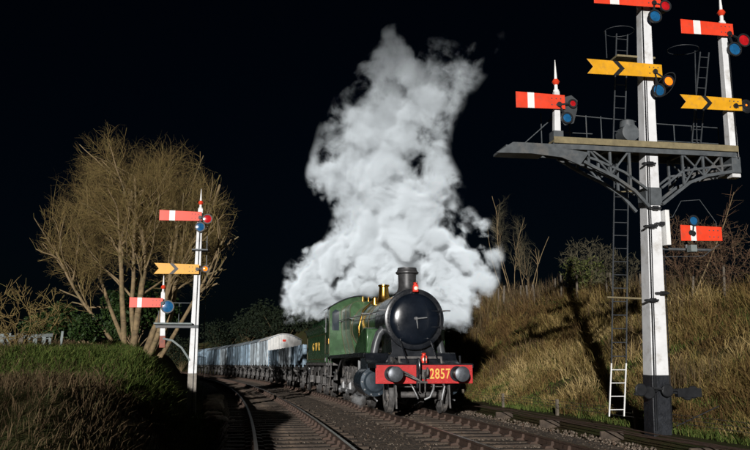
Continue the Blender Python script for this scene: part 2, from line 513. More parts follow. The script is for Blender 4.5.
# ------------------------------------------------------------------ the two tracks
def make_track(off, y_near, y_far, y_pick):
    root = empty('railway_track', (float(xc(y_near)) + off, y_near, 0))
    tag(root, kind='structure')
    inv = Matrix.Translation(-Vector(root.location))
    sl = MB().box(-0.125, 0.125, -1.28, 1.28, -0.30, -0.165)
    proto = None
    chairs, far = MB(), MB()
    s, s1 = arc_of(y_near), arc_of(y_far)
    k = 0
    while s < s1:
        Y = Y_at(s)
        X, Yw = on_track(Y, off)
        a = math.atan2(1, float(slope(Y)))
        ca, sa = math.cos(a), math.sin(a)
        def w(x, y, z): return (X + x * ca - y * sa - root.location.x, Yw + x * sa + y * ca - root.location.y, z)
        j = random.uniform(-0.02, 0.02)
        if Y < y_pick:
            if proto is None:
                proto = sl.build('sleeper', m_sleeper, root, bevel=0.012)
                o = proto
            else:
                o = share('sleeper', proto, root)
            o.location = w(0, random.uniform(-0.03, 0.03), random.uniform(-0.012, 0.012))
            o.rotation_euler = (random.uniform(-0.01, 0.01), random.uniform(-0.02, 0.02), a + j)
        else:
            b = MB().box(-0.125, 0.125, -1.28, 1.28, -0.30, -0.165)
            far.add([w(*p) for p in b.v], b.f)
        for y in (-0.755, 0.755):
            c = MB().prism([(-0.18, -0.165), (0.18, -0.165), (0.16, -0.125), (0.07, -0.11), (0.055, -0.04), (-0.055, -0.04), (-0.07, -0.11), (-0.16, -0.125)], -0.1, 0.1, 'yz')
            chairs.add([w(p[0] * 1.0, p[1] + y, p[2]) for p in c.v], c.f)
        s += 0.76
        k += 1
    o = chairs.build('rail_chair', m_rail, root)
    tag(o, kind='stuff')
    if far.v:
        tag(far.build('sleeper', m_sleeper, root), kind='stuff')
    prof = [(-0.032, -0.145), (0.032, -0.145), (0.034, -0.115), (0.010, -0.105), (0.010, -0.045), (0.034, -0.035), (0.036, -0.006), (0.030, -0.001), (-0.030, -0.001), (-0.036, -0.006), (-0.034, -0.035), (-0.010, -0.045), (-0.010, -0.105), (-0.034, -0.115)]
    for side in (-0.755, 0.755):
        vs, fs, n = [], [], len(prof)
        tp = MB()
        yv = np.concatenate([np.arange(y_near - 2, 60, 1.5), np.arange(60, y_far, 4)])
        tv = []
        for i, Y in enumerate(yv):
            for a, z in prof:
                X, Yw = on_track(Y, off + side + a)
                vs.append((X - root.location.x, Yw - root.location.y, z))
            for a in (-0.028, 0.028):
                X, Yw = on_track(Y, off + side + a)
                tv.append((X - root.location.x, Yw - root.location.y, 0.0015))
        for i in range(len(yv) - 1):
            fs += [(i * n + q, i * n + (q + 1) % n, (i + 1) * n + (q + 1) % n, (i + 1) * n + q) for q in range(n)]
        rl = MB().add(vs, fs).build('rail', m_rail, root)
        tp.add(tv, [(2 * i, 2 * i + 1, 2 * i + 3, 2 * i + 2) for i in range(len(yv) - 1)]).build('running_surface', m_railtop, rl)
    return root
make_track(0.0, 4.0, 175, 48)
make_track(LEFT, 4.0, 175, 48)

# ------------------------------------------------------------------ locomotive  (local: +X forward, beam face at x=0, +Y image right)
def wheel_mesh(r, spokes=12, tyre=0.14, hub=0.16):
    m = MB()
    prof = [(-tyre / 2, r - 0.10), (-tyre / 2, r + 0.028), (-tyre / 2 + 0.03, r + 0.028), (-tyre / 2 + 0.04, r), (tyre / 2, r - 0.008), (tyre / 2, r - 0.10)]
    seg = 32
    vs, n = [], len(prof)
    for i in range(seg):
        a = 2 * math.pi * i / seg
        for t, q in prof:
            vs.append((q * math.cos(a), t, q * math.sin(a)))
    fs = [(i * n + k, ((i + 1) % seg) * n + k, ((i + 1) % seg) * n + (k + 1) % n, i * n + (k + 1) % n) for i in range(seg) for k in range(n)]
    m.add(vs, fs)
    m.lathe([(-0.09, hub), (0.10, hub)], axis='y', seg=16)
    for i in range(spokes):
        a = 2 * math.pi * i / spokes
        c, s = math.cos(a), math.sin(a)
        m.tube([(c * hub * 0.8, 0, s * hub * 0.8), (c * (r - 0.07), 0, s * (r - 0.07))], [0.045, 0.032], 6)
    return m

loco = empty('steam_locomotive')
place(loco, 0, 10.9)
tag(loco, 'green steam locomotive with black smokebox, red buffer beam and number 2857', 'locomotive')

# frames, buffer beam and front gear
fr = MB()
for y in (-0.62, 0.62):
    fr.prism([(-0.03, 0.80), (-0.03, 1.28), (-0.9, 1.45), (-2.0, 1.58), (-10.8, 1.58), (-10.8, 0.65), (-9.6, 0.55), (-3.2, 0.55), (-2.6, 0.75), (-0.6, 0.75)], y - 0.016, y + 0.016)
for x in (-0.5, -3.1, -4.6, -6.3, -8.1, -10.0):
    fr.box(x - 0.02, x + 0.02, -0.603, 0.603, 0.7, 1.5)
fr.build('main_frame', m_under, loco)
beam = MB().box(-0.035, 0.0, -1.3, 1.3, 0.80, 1.28).build('buffer_beam', m_beam, loco, bevel=0.006)
rv = MB()
for y in np.linspace(-1.22, 1.22, 17):
    for z in (0.85, 1.23):
        rv.lathe([(0.0, 0.018), (0.012, 0.014), (0.016, 0.004)], (0, y, z), 'x', 6)
for z in (0.95, 1.04, 1.13):
    for y in (-1.26, -0.66, -0.58, 0.58, 0.66, 1.26):
        rv.lathe([(0.0, 0.018), (0.012, 0.014), (0.016, 0.004)], (0, y, z), 'x', 6)
tag(rv.build('rivet', m_beam, beam), kind='stuff')
text_part('number_2857', '2857', 0.37, m_gold, beam, (0.006, 0.41, 1.04), (R(90), 0, R(90)), space=1.1, sx=0.70)
for y in (-0.875, 0.875):
    hs = MB().lathe([(0.001, 0.20), (0.03, 0.20), (0.035, 0.15), (0.30, 0.115), (0.33, 0.12), (0.33, 0.08)], (0, y, 1.05), 'x', 24).build('buffer', m_bblack, loco)
    MB().lathe([(0.30, 0.075), (0.47, 0.075), (0.475, 0.165), (0.49, 0.195), (0.505, 0.195), (0.52, 0.165), (0.53, 0.05)], (0, y, 1.05), 'x', 28).build('buffer_head', M('buffer_steel', (0.10, 0.11, 0.125), 0.4, 0.5, 0.4, 6) if y < 0 else bpy.data.materials['buffer_steel'], hs)
hk = MB().prism([(0.0, 0.98), (0.0, 1.10), (0.16, 1.10), (0.26, 1.15), (0.30, 1.22), (0.34, 1.17), (0.33, 1.04), (0.26, 0.98)], -0.025, 0.025)
hk.box(-0.0, 0.02, -0.13, 0.13, 0.92, 1.16)
hk.build('draw_hook', m_under, loco, bevel=0.006)
cp = MB()
for y in (-0.06, 0.06):
    cp.tube([(0.24, y, 1.06), (0.33, y - 0.02, 0.96), (0.36, y - 0.05, 0.84)], 0.018, 8)
cp.tube([(0.36, -0.16, 0.84), (0.36, 0.10, 0.84)], 0.028, 8)
cp.tube([(0.36, -0.03, 0.84), (0.34, -0.25, 0.98), (0.2, -0.42, 1.08), (0.08, -0.52, 1.13)], 0.024, 8)
cp.tube([(0.36, 0.02, 0.84), (0.34, -0.2, 0.92), (0.2, -0.42, 1.02), (0.08, -0.52, 1.05)], 0.020, 8)
cp.tube([(0.36, -0.10, 0.84), (0.36, -0.10, 0.60), (0.35, -0.02, 0.54), (0.36, 0.04, 0.60), (0.36, 0.04, 0.84)], 0.018, 8)
cp.v = [(x, y - 0.12, z) for x, y, z in cp.v]
cp.build('screw_coupling', m_under, loco)
vp = MB().tube([(-0.06, -0.22, 0.7), (0.10, -0.22, 0.72), (0.13, -0.22, 0.95), (0.13, -0.22, 1.34), (0.17, -0.21, 1.43), (0.25, -0.20, 1.41), (0.28, -0.20, 1.30), (0.27, -0.20, 1.10), (0.20, -0.21, 0.92)], 0.036, 10)
vp.build('vacuum_pipe', m_bblack, loco)
hp = MB().tube([(-0.1, 0.22, 0.78), (0.08, 0.22, 0.76), (0.12, 0.20, 0.66), (0.12, 0.10, 0.46), (0.10, -0.04, 0.40)], 0.032, 10)
hp.tube([(-0.1, -0.36, 0.80), (0.06, -0.34, 0.72), (0.10, -0.26, 0.55), (0.08, -0.20, 0.42)], 0.022, 8)
hp.tube([(-0.1, 0.52, 0.80), (0.04, 0.52, 0.72), (0.06, 0.46, 0.52), (0.05, 0.44, 0.38)], 0.028, 8)
hp.build('heating_pipe', m_steel, loco)
for y in (-0.72, 0.72):
    gi = MB()
    gi.prism([(-0.25, 0.82), (-0.45, 0.82), (-0.30, 0.35), (-0.18, 0.16), (-0.14, 0.16), (-0.18, 0.40)], y - 0.02, y + 0.02)
    gi.build('guard_iron', m_under, loco)
for y in (-0.95, 0.0, 0.95):
    MB().prism([(-0.03, 1.32), (0.02, 1.32), (0.02, 1.52), (0.035, 1.52), (0.035, 1.34), (0.05, 1.34), (0.05, 1.30), (-0.03, 1.30)], y - 0.02, y + 0.02).build('lamp_iron', m_bblack, loco)

# footplating: low front platform, curved rise, main running plate
fp = MB()
fp.prism([(0.03, 1.282), (0.03, 1.315), (-1.15, 1.315), (-1.35, 1.36), (-1.5, 1.45), (-1.62, 1.60), (-1.80, 1.62), (-9.5, 1.62), (-9.5, 1.585), (-1.80, 1.585), (-1.66, 1.56), (-1.55, 1.42), (-1.40, 1.32), (-1.18, 1.282)], -1.3, -0.64)
fp.prism([(0.03, 1.282), (0.03, 1.315), (-1.15, 1.315), (-1.35, 1.36), (-1.5, 1.45), (-1.62, 1.60), (-1.80, 1.62), (-9.5, 1.62), (-9.5, 1.585), (-1.80, 1.585), (-1.66, 1.56), (-1.55, 1.42), (-1.40, 1.32), (-1.18, 1.282)], 0.64, 1.3)
fp.box(-1.15, 0.03, -0.64, 0.64, 1.283, 1.316)
rp = fp.build('running_plate', m_bblack, loco)
va = MB()
for y in (-1.303, 1.303):
    va.prism([(-1.8, 1.50), (-1.8, 1.60), (-9.5, 1.60), (-9.5, 1.50)], y - 0.012, y + 0.012)
    va.prism([(0.03, 1.20), (0.03, 1.30), (-1.17, 1.30), (-1.17, 1.20)], y - 0.012, y + 0.012)
va.build('valance', m_bblack, rp)

# smokebox, door, saddle, chimney
BZ = 2.53
sb = MB().lathe([(-2.85, 0.80), (-1.15, 0.80)], (0, 0, BZ), 'x', 48).build('smokebox', m_bblack, loco)
MB().lathe([(-1.30, 0.812), (-1.16, 0.845), (-1.12, 0.842), (-1.10, 0.80), (-1.10, 0.70)], (0, 0, BZ), 'x', 56).build('front_ring', m_bblack, sb)
rv = MB()
for i in range(44):
    a = 2 * math.pi * i / 44
    rv.lathe([(-1.10, 0.014), (-1.088, 0.010)], (0, 0.755 * math.cos(a), BZ + 0.755 * math.sin(a)), 'x', 6)
    for x in (-1.36, -2.76):
        v = Vector((0, math.cos(a), math.sin(a)))
        rv.tube([(x, *(0.80 * v).yz), (x, *(0.812 * v).yz)], 0.013, 5)
for v_ in range(len(rv.v)):
    p = rv.v[v_]
    if p[0] < -1.2: rv.v[v_] = (p[0], p[1], p[2] + BZ)
tag(rv.build('rivet', m_bblack, sb), kind='stuff')
dp = [(-1.11, 0.71), (-1.085, 0.71), (-1.07, 0.695)]
for i in range(1, 9):
    a = i / 8 * math.pi / 2
    dp.append((-1.07 + 0.155 * math.sin(a), 0.69 * math.cos(a) if i < 8 else 0.002))
door = MB().lathe(dp, (0, 0, BZ), 'x', 56).build('smokebox_door', m_door, loco)
dh = MB().lathe([(-0.92, 0.055), (-0.86, 0.05), (-0.84, 0.03)], (0, 0, BZ), 'x', 14)
dh.tube([(-0.85, 0, BZ), (-0.845, 0.03, BZ - 0.27)], [0.022, 0.014], 8)
dh.tube([(-0.87, 0, BZ), (-0.865, 0.30, BZ + 0.03)], [0.022, 0.014], 8)
dh.build('door_handle', m_steel, door)
hg = MB()
for dz in (-0.22, 0.22):
    hg.tube([(-1.03, 0.715, BZ + dz), (-0.99, 0.50, BZ + dz), (-0.965, 0.32, BZ + dz)], 0.022, 6)
    hg.tube([(-1.05, 0.735, BZ + dz - 0.05), (-1.05, 0.735, BZ + dz + 0.05)], 0.03, 8)
hg.tube([(-1.05, 0.735, BZ - 0.34), (-1.05, 0.735, BZ + 0.34)], 0.016, 6)
hg.build('door_hinge', m_bblack, door)
MB().prism([(-0.05, 3.24), (0.06, 3.24), (0.06, 3.42), (0.045, 3.42), (0.045, 3.26), (-0.05, 3.26)], -0.02, 0.02).build('lamp_iron', m_bblack, loco, loc=(-1.12, 0, 0))
MB().prism([(-0.80, 1.30), (0.80, 1.30), (0.72, 1.45), (0.60, 1.62), (0.62, 2.02), (-0.62, 2.02), (-0.60, 1.62), (-0.72, 1.45)], -2.75, -1.32, 'yz').build('smokebox_saddle', m_bblack, loco, bevel=0.01)
fc = MB().box(-1.25, -0.55, -0.55, 0.55, 1.316, 1.50)
fc.prism([(-0.55, 1.316), (-0.55, 1.50), (-0.45, 1.42), (-0.42, 1.316)], -0.55, 0.55)
fc.build('steam_chest_cover', m_bblack, loco, bevel=0.012)
for y in (-0.42, 0.42):
    MB().tube([(-0.12, y, 1.31), (-1.12, y * 1.02, 2.02)], 0.022, 8).build('frame_stay', m_bblack, loco)
CH = -2.0
MB().lathe([(3.27, 0.44), (3.31, 0.37), (3.37, 0.30), (3.47, 0.262), (3.60, 0.255), (3.86, 0.268), (3.87, 0.31), (3.895, 0.335), (3.93, 0.335), (3.95, 0.30), (4.02, 0.275), (4.05, 0.275), (4.05, 0.225), (3.7, 0.22)], (CH, 0, 0), 'z', 36).build('chimney', M('chimney_iron', (0.05, 0.05, 0.052), 0.45, 0.2, 0.4, 8), loco)

# boiler, firebox
bl = MB().lathe([(-2.84, 0.735), (-4.2, 0.755), (-6.9, 0.85), (-7.25, 0.86)], (0, 0, BZ), 'x', 48).build('boiler', m_green, loco)
for x, r in ((-2.92, 0.742), (-4.2, 0.76), (-5.6, 0.808), (-6.95, 0.857)):
    bd = MB()
    bd.lathe([(x - 0.03, r - 0.01), (x - 0.03, r + 0.006), (x + 0.03, r + 0.006), (x + 0.03, r - 0.01)], (0, 0, BZ), 'x', 48)
    bd.build('boiler_band', m_lining, bl)
fbx = MB()
o_ = []
for cy, cz, a0 in ((0.62, 3.20, 0), (-0.62, 3.20, 90)):
    for i in range(7):
        a = R(a0 + i * 15)
        o_.append((cy + 0.26 * math.cos(a), cz + 0.26 * math.sin(a)))
o_ += [(-0.86, 2.4), (-0.70, 1.63), (0.70, 1.63), (0.86, 2.4)]
fbx.prism(o_, -9.45, -7.15, 'yz')
fb = fbx.build('firebox', m_green, loco, bevel=0.015)
for x in (-7.22, -8.3, -9.35):
    bd = MB()
    bd.prism([(y * 1.008, 2.5 + (z - 2.5) * 1.008) for y, z in o_], x - 0.025, x + 0.025, 'yz')
    bd.build('firebox_band', m_lining, fb)
sv = MB().lathe([(3.22, 0.36), (3.30, 0.30), (3.38, 0.22), (3.55, 0.175), (3.82, 0.155), (3.86, 0.19), (3.90, 0.19), (3.91, 0.13)], (-5.55, 0, 0), 'z', 28).build('safety_valve_bonnet', m_brass, loco)
tf = MB()
for y in (-1, 1):
    tf.lathe([(3.22, 0.11), (3.44, 0.09), (3.48, 0.05)], (-5.35, y * 0.34, 0), 'z', 12)
    tf.tube([(-5.35, y * 0.40, 3.36), (-5.33, y * 0.74, 3.02), (-5.3, y * 0.88, 2.5), (-5.3, y * 0.86, 2.0), (-5.3, y * 0.95, 1.62)], 0.035, 8)
tf.build('top_feed', m_brass, loco)
wh = MB()
for y in (-0.10, 0.12):
    wh.lathe([(3.44, 0.03), (3.62, 0.028), (3.62, 0.05), (3.80, 0.05), (3.83, 0.01)], (-9.15, y, 0), 'z', 12)
wh.build('whistle', m_brass, loco)
hr = MB()
for y in (-1, 1):
    pts = [(-1.13, y * 0.93, BZ + 0.24), (-2.9, y * 0.93, BZ + 0.24), (-7.0, y * 0.97, BZ + 0.34), (-9.4, y * 0.97, BZ + 0.38)]
    hr.tube(pts, 0.017, 8)
    for x in (-1.16, -2.9, -4.3, -5.8, -7.1, -9.2):
        t = BZ + (0.24 if x > -3 else 0.34)
        hr.tube([(x, y * 0.70, t), (x, y * 0.97, t)], 0.02, 6)
hr.tube([(-1.13, -1.0, BZ + 0.24), (-1.13, -0.74, BZ + 0.24)], 0.022, 6)
hr.tube([(-1.13, 1.04, BZ + 0.24), (-1.13, 0.74, BZ + 0.24)], 0.022, 6)
hr.build('handrail', m_steel, loco)
# steam pipes, green lagged covers beside the smokebox, and cylinders
for y in (-1, 1):
    MB().tube([(-1.95, y * 0.70, 2.3), (-1.95, y * 0.84, 2.15), (-1.95, y * 0.93, 1.9), (-1.95, y * 1.0, 1.55)], 0.115, 12).build('steam_pipe', M('steam_pipe_grey', (0.06, 0.065, 0.07), 0.4, 0.1, 0.4, 6) if y < 0 else bpy.data.materials['steam_pipe_grey'], loco)
    MB().prism([(-2.2, 1.62), (-2.2, 2.30), (-2.6, 2.36), (-3.2, 2.28), (-3.8, 2.05), (-4.3, 1.80), (-4.5, 1.62)], y * 0.78, y * 1.16).build('reversing_cover', m_green, loco, bevel=0.03)
    cb = MB().lathe([(-1.45, 0.10), (-1.47, 0.26), (-1.52, 0.31), (-1.53, 0.40), (-1.58, 0.41), (-2.75, 0.41), (-2.78, 0.33), (-2.85, 0.30)], (0, y * 1.04, 0.82), 'x', 36)
    cb.box(-2.72, -1.60, min(y * 0.66, y * 1.25), max(y * 0.66, y * 1.25), 1.0, 1.56)
    cyl = cb.build('cylinder', M('cylinder_cladding', (0.035, 0.05, 0.065), 0.28, 0.3, 0.4, 4, coat=0.3) if y < 0 else bpy.data.materials['cylinder_cladding'], loco)
    nb_ = MB()
    for i in range(10):
        a = 2 * math.pi * i / 10
        nb_.lathe([(-1.53, 0.022), (-1.49, 0.022)], (0, y * 1.04 + 0.355 * math.cos(a), 0.82 + 0.355 * math.sin(a)), 'x', 6)
    tag(nb_.build('cover_nut', m_steel, cyl), kind='stuff')
    MB().tube([(-1.7, y * 1.04, 0.44), (-1.55, y * 1.04, 0.36), (-1.0, y * 1.08, 0.33)], 0.022, 8).build('drain_pipe', m_steel, loco)

# wheels and motion
PONY, DR = -1.12, (-3.79, -5.44, -7.27, -8.92)
pw = wheel_mesh(0.48, 10)
dw = wheel_mesh(0.705, 14)
dw.lathe([(0.07, 0.10), (0.22, 0.10)], (0.0, 0, 0), 'y', 14)
pwo = dwo = None
for y in (-0.74, 0.74):
    rz = 0 if y > 0 else math.pi
    if pwo is None:
        pwo = pw.build('pony_wheel', m_under, loco, loc=(PONY, y, 0.48), rot=(0, 0.3, rz))
    else:
        share('pony_wheel', pwo, loco, (PONY, y, 0.48), (0, 0.9, rz))
    for x in DR:
        if dwo is None:
            dwo = dw.build('driving_wheel', m_under, loco, loc=(x, y, 0.705), rot=(0, 0.2, rz))
        else:
            share('driving_wheel', dwo, loco, (x, y, 0.705), (0, 0.2 + x, rz))
for x, r in [(PONY, 0.48)] + [(d, 0.705) for d in DR]:
    MB().tube([(x, -0.7, r), (x, 0.7, r)], 0.085, 12).build('axle', m_under, loco)
for y in (-1, 1):
    cz = 0.705 - 0.30
    rod = MB()
    rod.box(DR[3], DR[0], min(y * 0.93, y * 0.985), max(y * 0.93, y * 0.985), cz - 0.055, cz + 0.055)
    for x in DR:
        rod.lathe([(-0.05, 0.13), (0.05, 0.13)], (x, y * 0.957, cz), 'y', 18)
        rod.tube([(x, y * 0.80, cz), (x, y * 1.03, cz)], 0.06, 12)
        rod.tube([(x, y * 0.84, cz), (x, y * 0.84, 0.705)], 0.10, 10)
    rod.build('coupling_rod', m_steel, loco)
    MB().prism([(-3.5, 0.78), (-3.5, 0.88), (DR[1], cz + 0.06), (DR[1], cz - 0.06)], y * 1.02, y * 1.08).build('connecting_rod', m_steel, loco, bevel=0.006)
    sbm = MB()
    for z in (0.64, 1.0):
        sbm.box(-3.75, -2.8, min(y * 1.0, y * 1.09), max(y * 1.0, y * 1.09), z - 0.035, z + 0.035)
    sbm.box(-3.80, -3.72, min(y * 0.63, y * 1.15), max(y * 0.63, y * 1.15), 0.5, 1.55)
    sbm.tube([(-2.8, y * 1.04, 0.82), (-3.5, y * 1.04, 0.82)], 0.04, 10)
    sbm.box(-3.6, -3.38, min(y * 0.98, y * 1.12), max(y * 0.98, y * 1.12), 0.68, 0.97)
    sbm.build('slide_bar', m_steel, loco)
    st = MB()
    for x in (-9.9, -10.6):
        st.tube([(x, y * 1.2, 1.6), (x, y * 1.22, 0.45)], 0.018, 6)
    st.box(-10.65, -9.85, min(y * 1.1, y * 1.34), max(y * 1.1, y * 1.34), 0.44, 0.47)
    st.box(-10.65, -9.85, min(y * 1.1, y * 1.34), max(y * 1.1, y * 1.34), 0.84, 0.87)
    st.build('cab_step', m_under, loco)
    br = MB()
    for x in DR:
        br.prism([(x + 0.74, 1.1), (x + 0.86, 1.1), (x + 0.82, 0.35), (x + 0.74, 0.35), (x + 0.72, 0.7)], y * 0.70, y * 0.80)
        br.tube([(x + 0.3, y * 0.70, 0.22), (x + 0.1, y * 0.74, 0.10)], 0.02, 6)
    br.tube([(DR[3], y * 0.66, 0.30), (DR[0] + 0.8, y * 0.66, 0.30)], 0.02, 6)
    br.build('brake_gear', m_under, loco)
    MB().tube([(-9.6, y * 1.12, 1.0), (-8.6, y * 1.14, 0.95), (-7.4, y * 1.14, 1.48), (-5.3, y * 1.0, 1.56)], 0.03, 8).build('injector_pipe', m_steel, loco)
# cab
cab = empty('cab', parent=loco)
cb = MB()
def cab_roof_z(y): return 3.42 + 0.46 * (1 - (y / 1.34) ** 2)
fo = [(-1.3, 1.62), (1.3, 1.62)] + [(y, cab_roof_z(y) - 0.03) for y in np.linspace(1.3, -1.3, 15)]
cb.prism(fo, -9.50, -9.46, 'yz')
cb.build('cab_front', m_green, cab)
for y in (-1, 1):
    prof = [(-9.5, 1.55), (-9.5, 3.45), (-10.15, 3.45), (-10.18, 3.30), (-10.05, 3.05), (-10.05, 2.80), (-10.2, 2.62), (-10.5, 2.52), (-10.88, 2.50), (-10.88, 1.55)]
    MB().prism(prof, y * 1.285, y * 1.31).build('cab_side', m_green, cab)
    MB().tube([(-10.92, y * 1.28, 1.4), (-10.92, y * 1.28, 3.3)], 0.018, 8).build('grab_rail', m_steel, cab)
    wn_ = MB().prism([(y * 1.22, 2.55), (y * 0.96, 2.55), (y * 0.96, 3.28), (y * 1.10, 3.34), (y * 1.22, 3.22)], -9.457, -9.445, 'yz')
    wn_.build('cab_window', m_glass, cab)
    ln = MB()
    for a, b in (((-9.6, 1.70), (-10.8, 1.70)), ((-9.6, 1.70), (-9.6, 3.3)), ((-10.8, 1.70), (-10.8, 2.42))):
        ln.tube([(a[0], y * 1.312, a[1]), (b[0], y * 1.312, b[1])], 0.008, 4)
    ln.build('lining', m_lining, cab)
    MB().box(-10.55, -9.75, y * 1.312 - 0.008, y * 1.312 + 0.008, 2.05, 2.25).build('number_plate', m_brass, cab)
ro = MB()
ro.prism([(y, cab_roof_z(y)) for y in np.linspace(-1.36, 1.36, 21)] + [(y, cab_roof_z(y) - 0.035) for y in np.linspace(1.36, -1.36, 21)], -11.0, -9.40, 'yz')
ro.build('cab_roof', m_bblack, cab)
ro = MB().tube([(-10.88, -1.26, 3.42), (-10.88, -1.2, 3.42)], 0.02)
bh = MB().box(-9.62, -9.50, -0.9, 0.9, 1.7, 3.3).build('backhead', m_bblack, cab)

# oil lamps (each one hangs on a bracket)
def oil_lamp(label, d, z):
    a = math.atan2(1, float(slope(LOCO_Y)))
    L = empty('oil_lamp')
    sc_ = Matrix.Scale(0.86, 4)
    L.matrix_basis = loco.matrix_basis @ Matrix.Translation((d, 0, z)) @ sc_
    tag(L, label, 'lamp', 'headlamps on the locomotive')
    MB().prism([(-0.085, 0), (0.085, 0), (0.085, 0.20), (0.06, 0.235), (-0.06, 0.235), (-0.085, 0.20)], -0.08, 0.08, 'yz').build('lamp_body', m_lampred, L, bevel=0.01)
    MB().lathe([(0.225, 0.06), (0.27, 0.055), (0.275, 0.075), (0.30, 0.06), (0.31, 0.02)], (0, 0, 0), 'z', 14).build('lamp_top', m_lampred, L)
    MB().lathe([(0.08, 0.062), (0.105, 0.062), (0.115, 0.05), (0.12, 0.01)], (0, 0, 0.11), 'x', 18).build('lamp_lens', m_lampglass, L)
    MB().tube([(0, -0.085, 0.16), (0, -0.075, 0.33), (0, 0, 0.38), (0, 0.075, 0.33), (0, 0.085, 0.16)], 0.009, 6).build('lamp_handle', m_blk, L)
oil_lamp('red oil lamp on the bracket at the top of the smokebox', -0.98, 3.27)
oil_lamp('red oil lamp standing above the middle of the red buffer beam', -0.08, 1.325)

# ------------------------------------------------------------------ tender
ten = empty('tender')
place(ten, 11.25, 6.9)
tag(ten, 'green locomotive tender lettered G W R in gold, coupled behind the cab', 'tender')
MB().box(-6.85, -0.02, -1.22, 1.22, 1.25, 1.36).build('tender_platform', m_under, ten)
tk = MB()
tk.box(-6.75, -0.1, -1.20, 1.20, 1.362, 2.62)
tnk = tk.build('tank', m_green, ten, bevel=0.02)
for y in (-1, 1):
    MB().prism([(y * 1.20, 2.60), (y * 1.215, 2.60), (y * 1.25, 2.74), (y * 1.33, 2.84), (y * 1.33, 2.86), (y * 1.24, 2.77), (y * 1.20, 2.70)], -6.75, -0.6, 'yz').build('flared_coping', m_green, tnk)
    MB().prism([(-0.6, 2.86), (-0.6, 3.1), (-4.6, 3.1), (-5.0, 3.0), (-5.2, 2.84), (-0.6, 2.78)], y * 1.12, y * 1.15).build('coal_fender', m_green, tnk)
    ln = MB()
    for a, b in (((-0.35, 1.5), (-6.5, 1.5)), ((-0.35, 2.5), (-6.5, 2.5)), ((-0.35, 1.5), (-0.35, 2.5)), ((-6.5, 1.5), (-6.5, 2.5))):
        ln.tube([(a[0], y * 1.202, a[1]), (b[0], y * 1.202, b[1])], 0.012, 4)
    ln.build('lining', m_lining, tnk)
    t = text_part('lettering', 'G W R', 0.48, m_gold, tnk, (-3.3, y * 1.206, 2.02), (R(90), 0, 0 if y < 0 else R(180)), space=1.5, sx=1.25)
    f_ = MB()
    f_.prism([(-0.1, 1.25), (-6.8, 1.25), (-6.8, 0.85), (-6.3, 0.75), (-5.9, 0.45), (-5.3, 0.45), (-4.9, 0.95), (-3.9, 0.95), (-3.6, 0.45), (-3.0, 0.45), (-2.7, 0.95), (-1.8, 0.95), (-1.5, 0.45), (-0.9, 0.45), (-0.6, 0.75), (-0.1, 0.85)], y * 0.98, y * 1.01)
    f_.build('tender_frame', m_under, ten)
    for x in (-1.2, -3.3, -5.6):
        sp = MB()
        for k in range(5):
            hw = 0.55 - 0.09 * k
            sp.box(x - hw, x + hw, min(y * 1.03, y * 1.12), max(y * 1.03, y * 1.12), 1.16 - k * 0.032, 1.188 - k * 0.032)
        sp.box(x - 0.13, x + 0.13, min(y * 1.015, y * 1.18), max(y * 1.015, y * 1.18), 0.50, 0.80)
        sp.tube([(x, y * 1.08, 0.8), (x, y * 1.08, 1.03)], 0.03, 6)
        sp.build('spring_and_axlebox', m_under, ten)
    st = MB()
    for zz in (0.5, 0.9):
        st.box(-0.62, -0.12, min(y * 1.12, y * 1.34), max(y * 1.12, y * 1.34), zz, zz + 0.03)
    st.tube([(-0.6, y * 1.2, 0.5), (-0.6, y * 1.2, 1.25)], 0.018, 6)
    st.tube([(-0.14, y * 1.2, 0.5), (-0.14, y * 1.2, 1.25)], 0.018, 6)
    st.build('tender_step', m_under, ten)
    MB().tube([(-0.2, y * 1.22, 1.4), (-0.2, y * 1.22, 2.75)], 0.02, 6).build('grab_rail', m_steel, ten)
    for x in (-1.2, -3.3, -5.6):
        share('tender_wheel', pwo, ten, (x, y * 0.74, 0.62), (0, 0.4 * x, 0 if y > 0 else math.pi), (1.29, 1, 1.29))
cz = MB()
for i in range(260):
    x, y = random.uniform(-4.6, -0.4), random.uniform(-1.05, 1.05)
    r = random.uniform(0.07, 0.17)
    z = 2.72 + 0.35 * (1 - (abs(y) / 1.1) ** 2) + random.uniform(-0.05, 0.08)
    q = MB().box(-r, r, -r * 0.8, r * 0.8, -r * 0.7, r * 0.7)
    mt = Matrix.Translation((x, y, z)) @ Matrix.Rotation(random.uniform(0, 3), 4, Vector((random.random(), random.random(), random.random() + 0.1)).normalized())
    cz.add([mt @ Vector(p) for p in q.v], q.f)
tag(cz.build('coal', m_coal, ten), kind='stuff')
MB().lathe([(2.62, 0.28), (2.86, 0.28), (2.90, 0.24)], (-6.0, 0, 0), 'z', 20).build('filler_dome', m_green, ten)
for y in (-0.875, 0.875):
    MB().lathe([(-6.85, 0.17), (-7.1, 0.12), (-7.3, 0.08), (-7.31, 0.22), (-7.35, 0.22)], (0, y, 1.05), 'x', 20).build('buffer', m_bblack, ten)

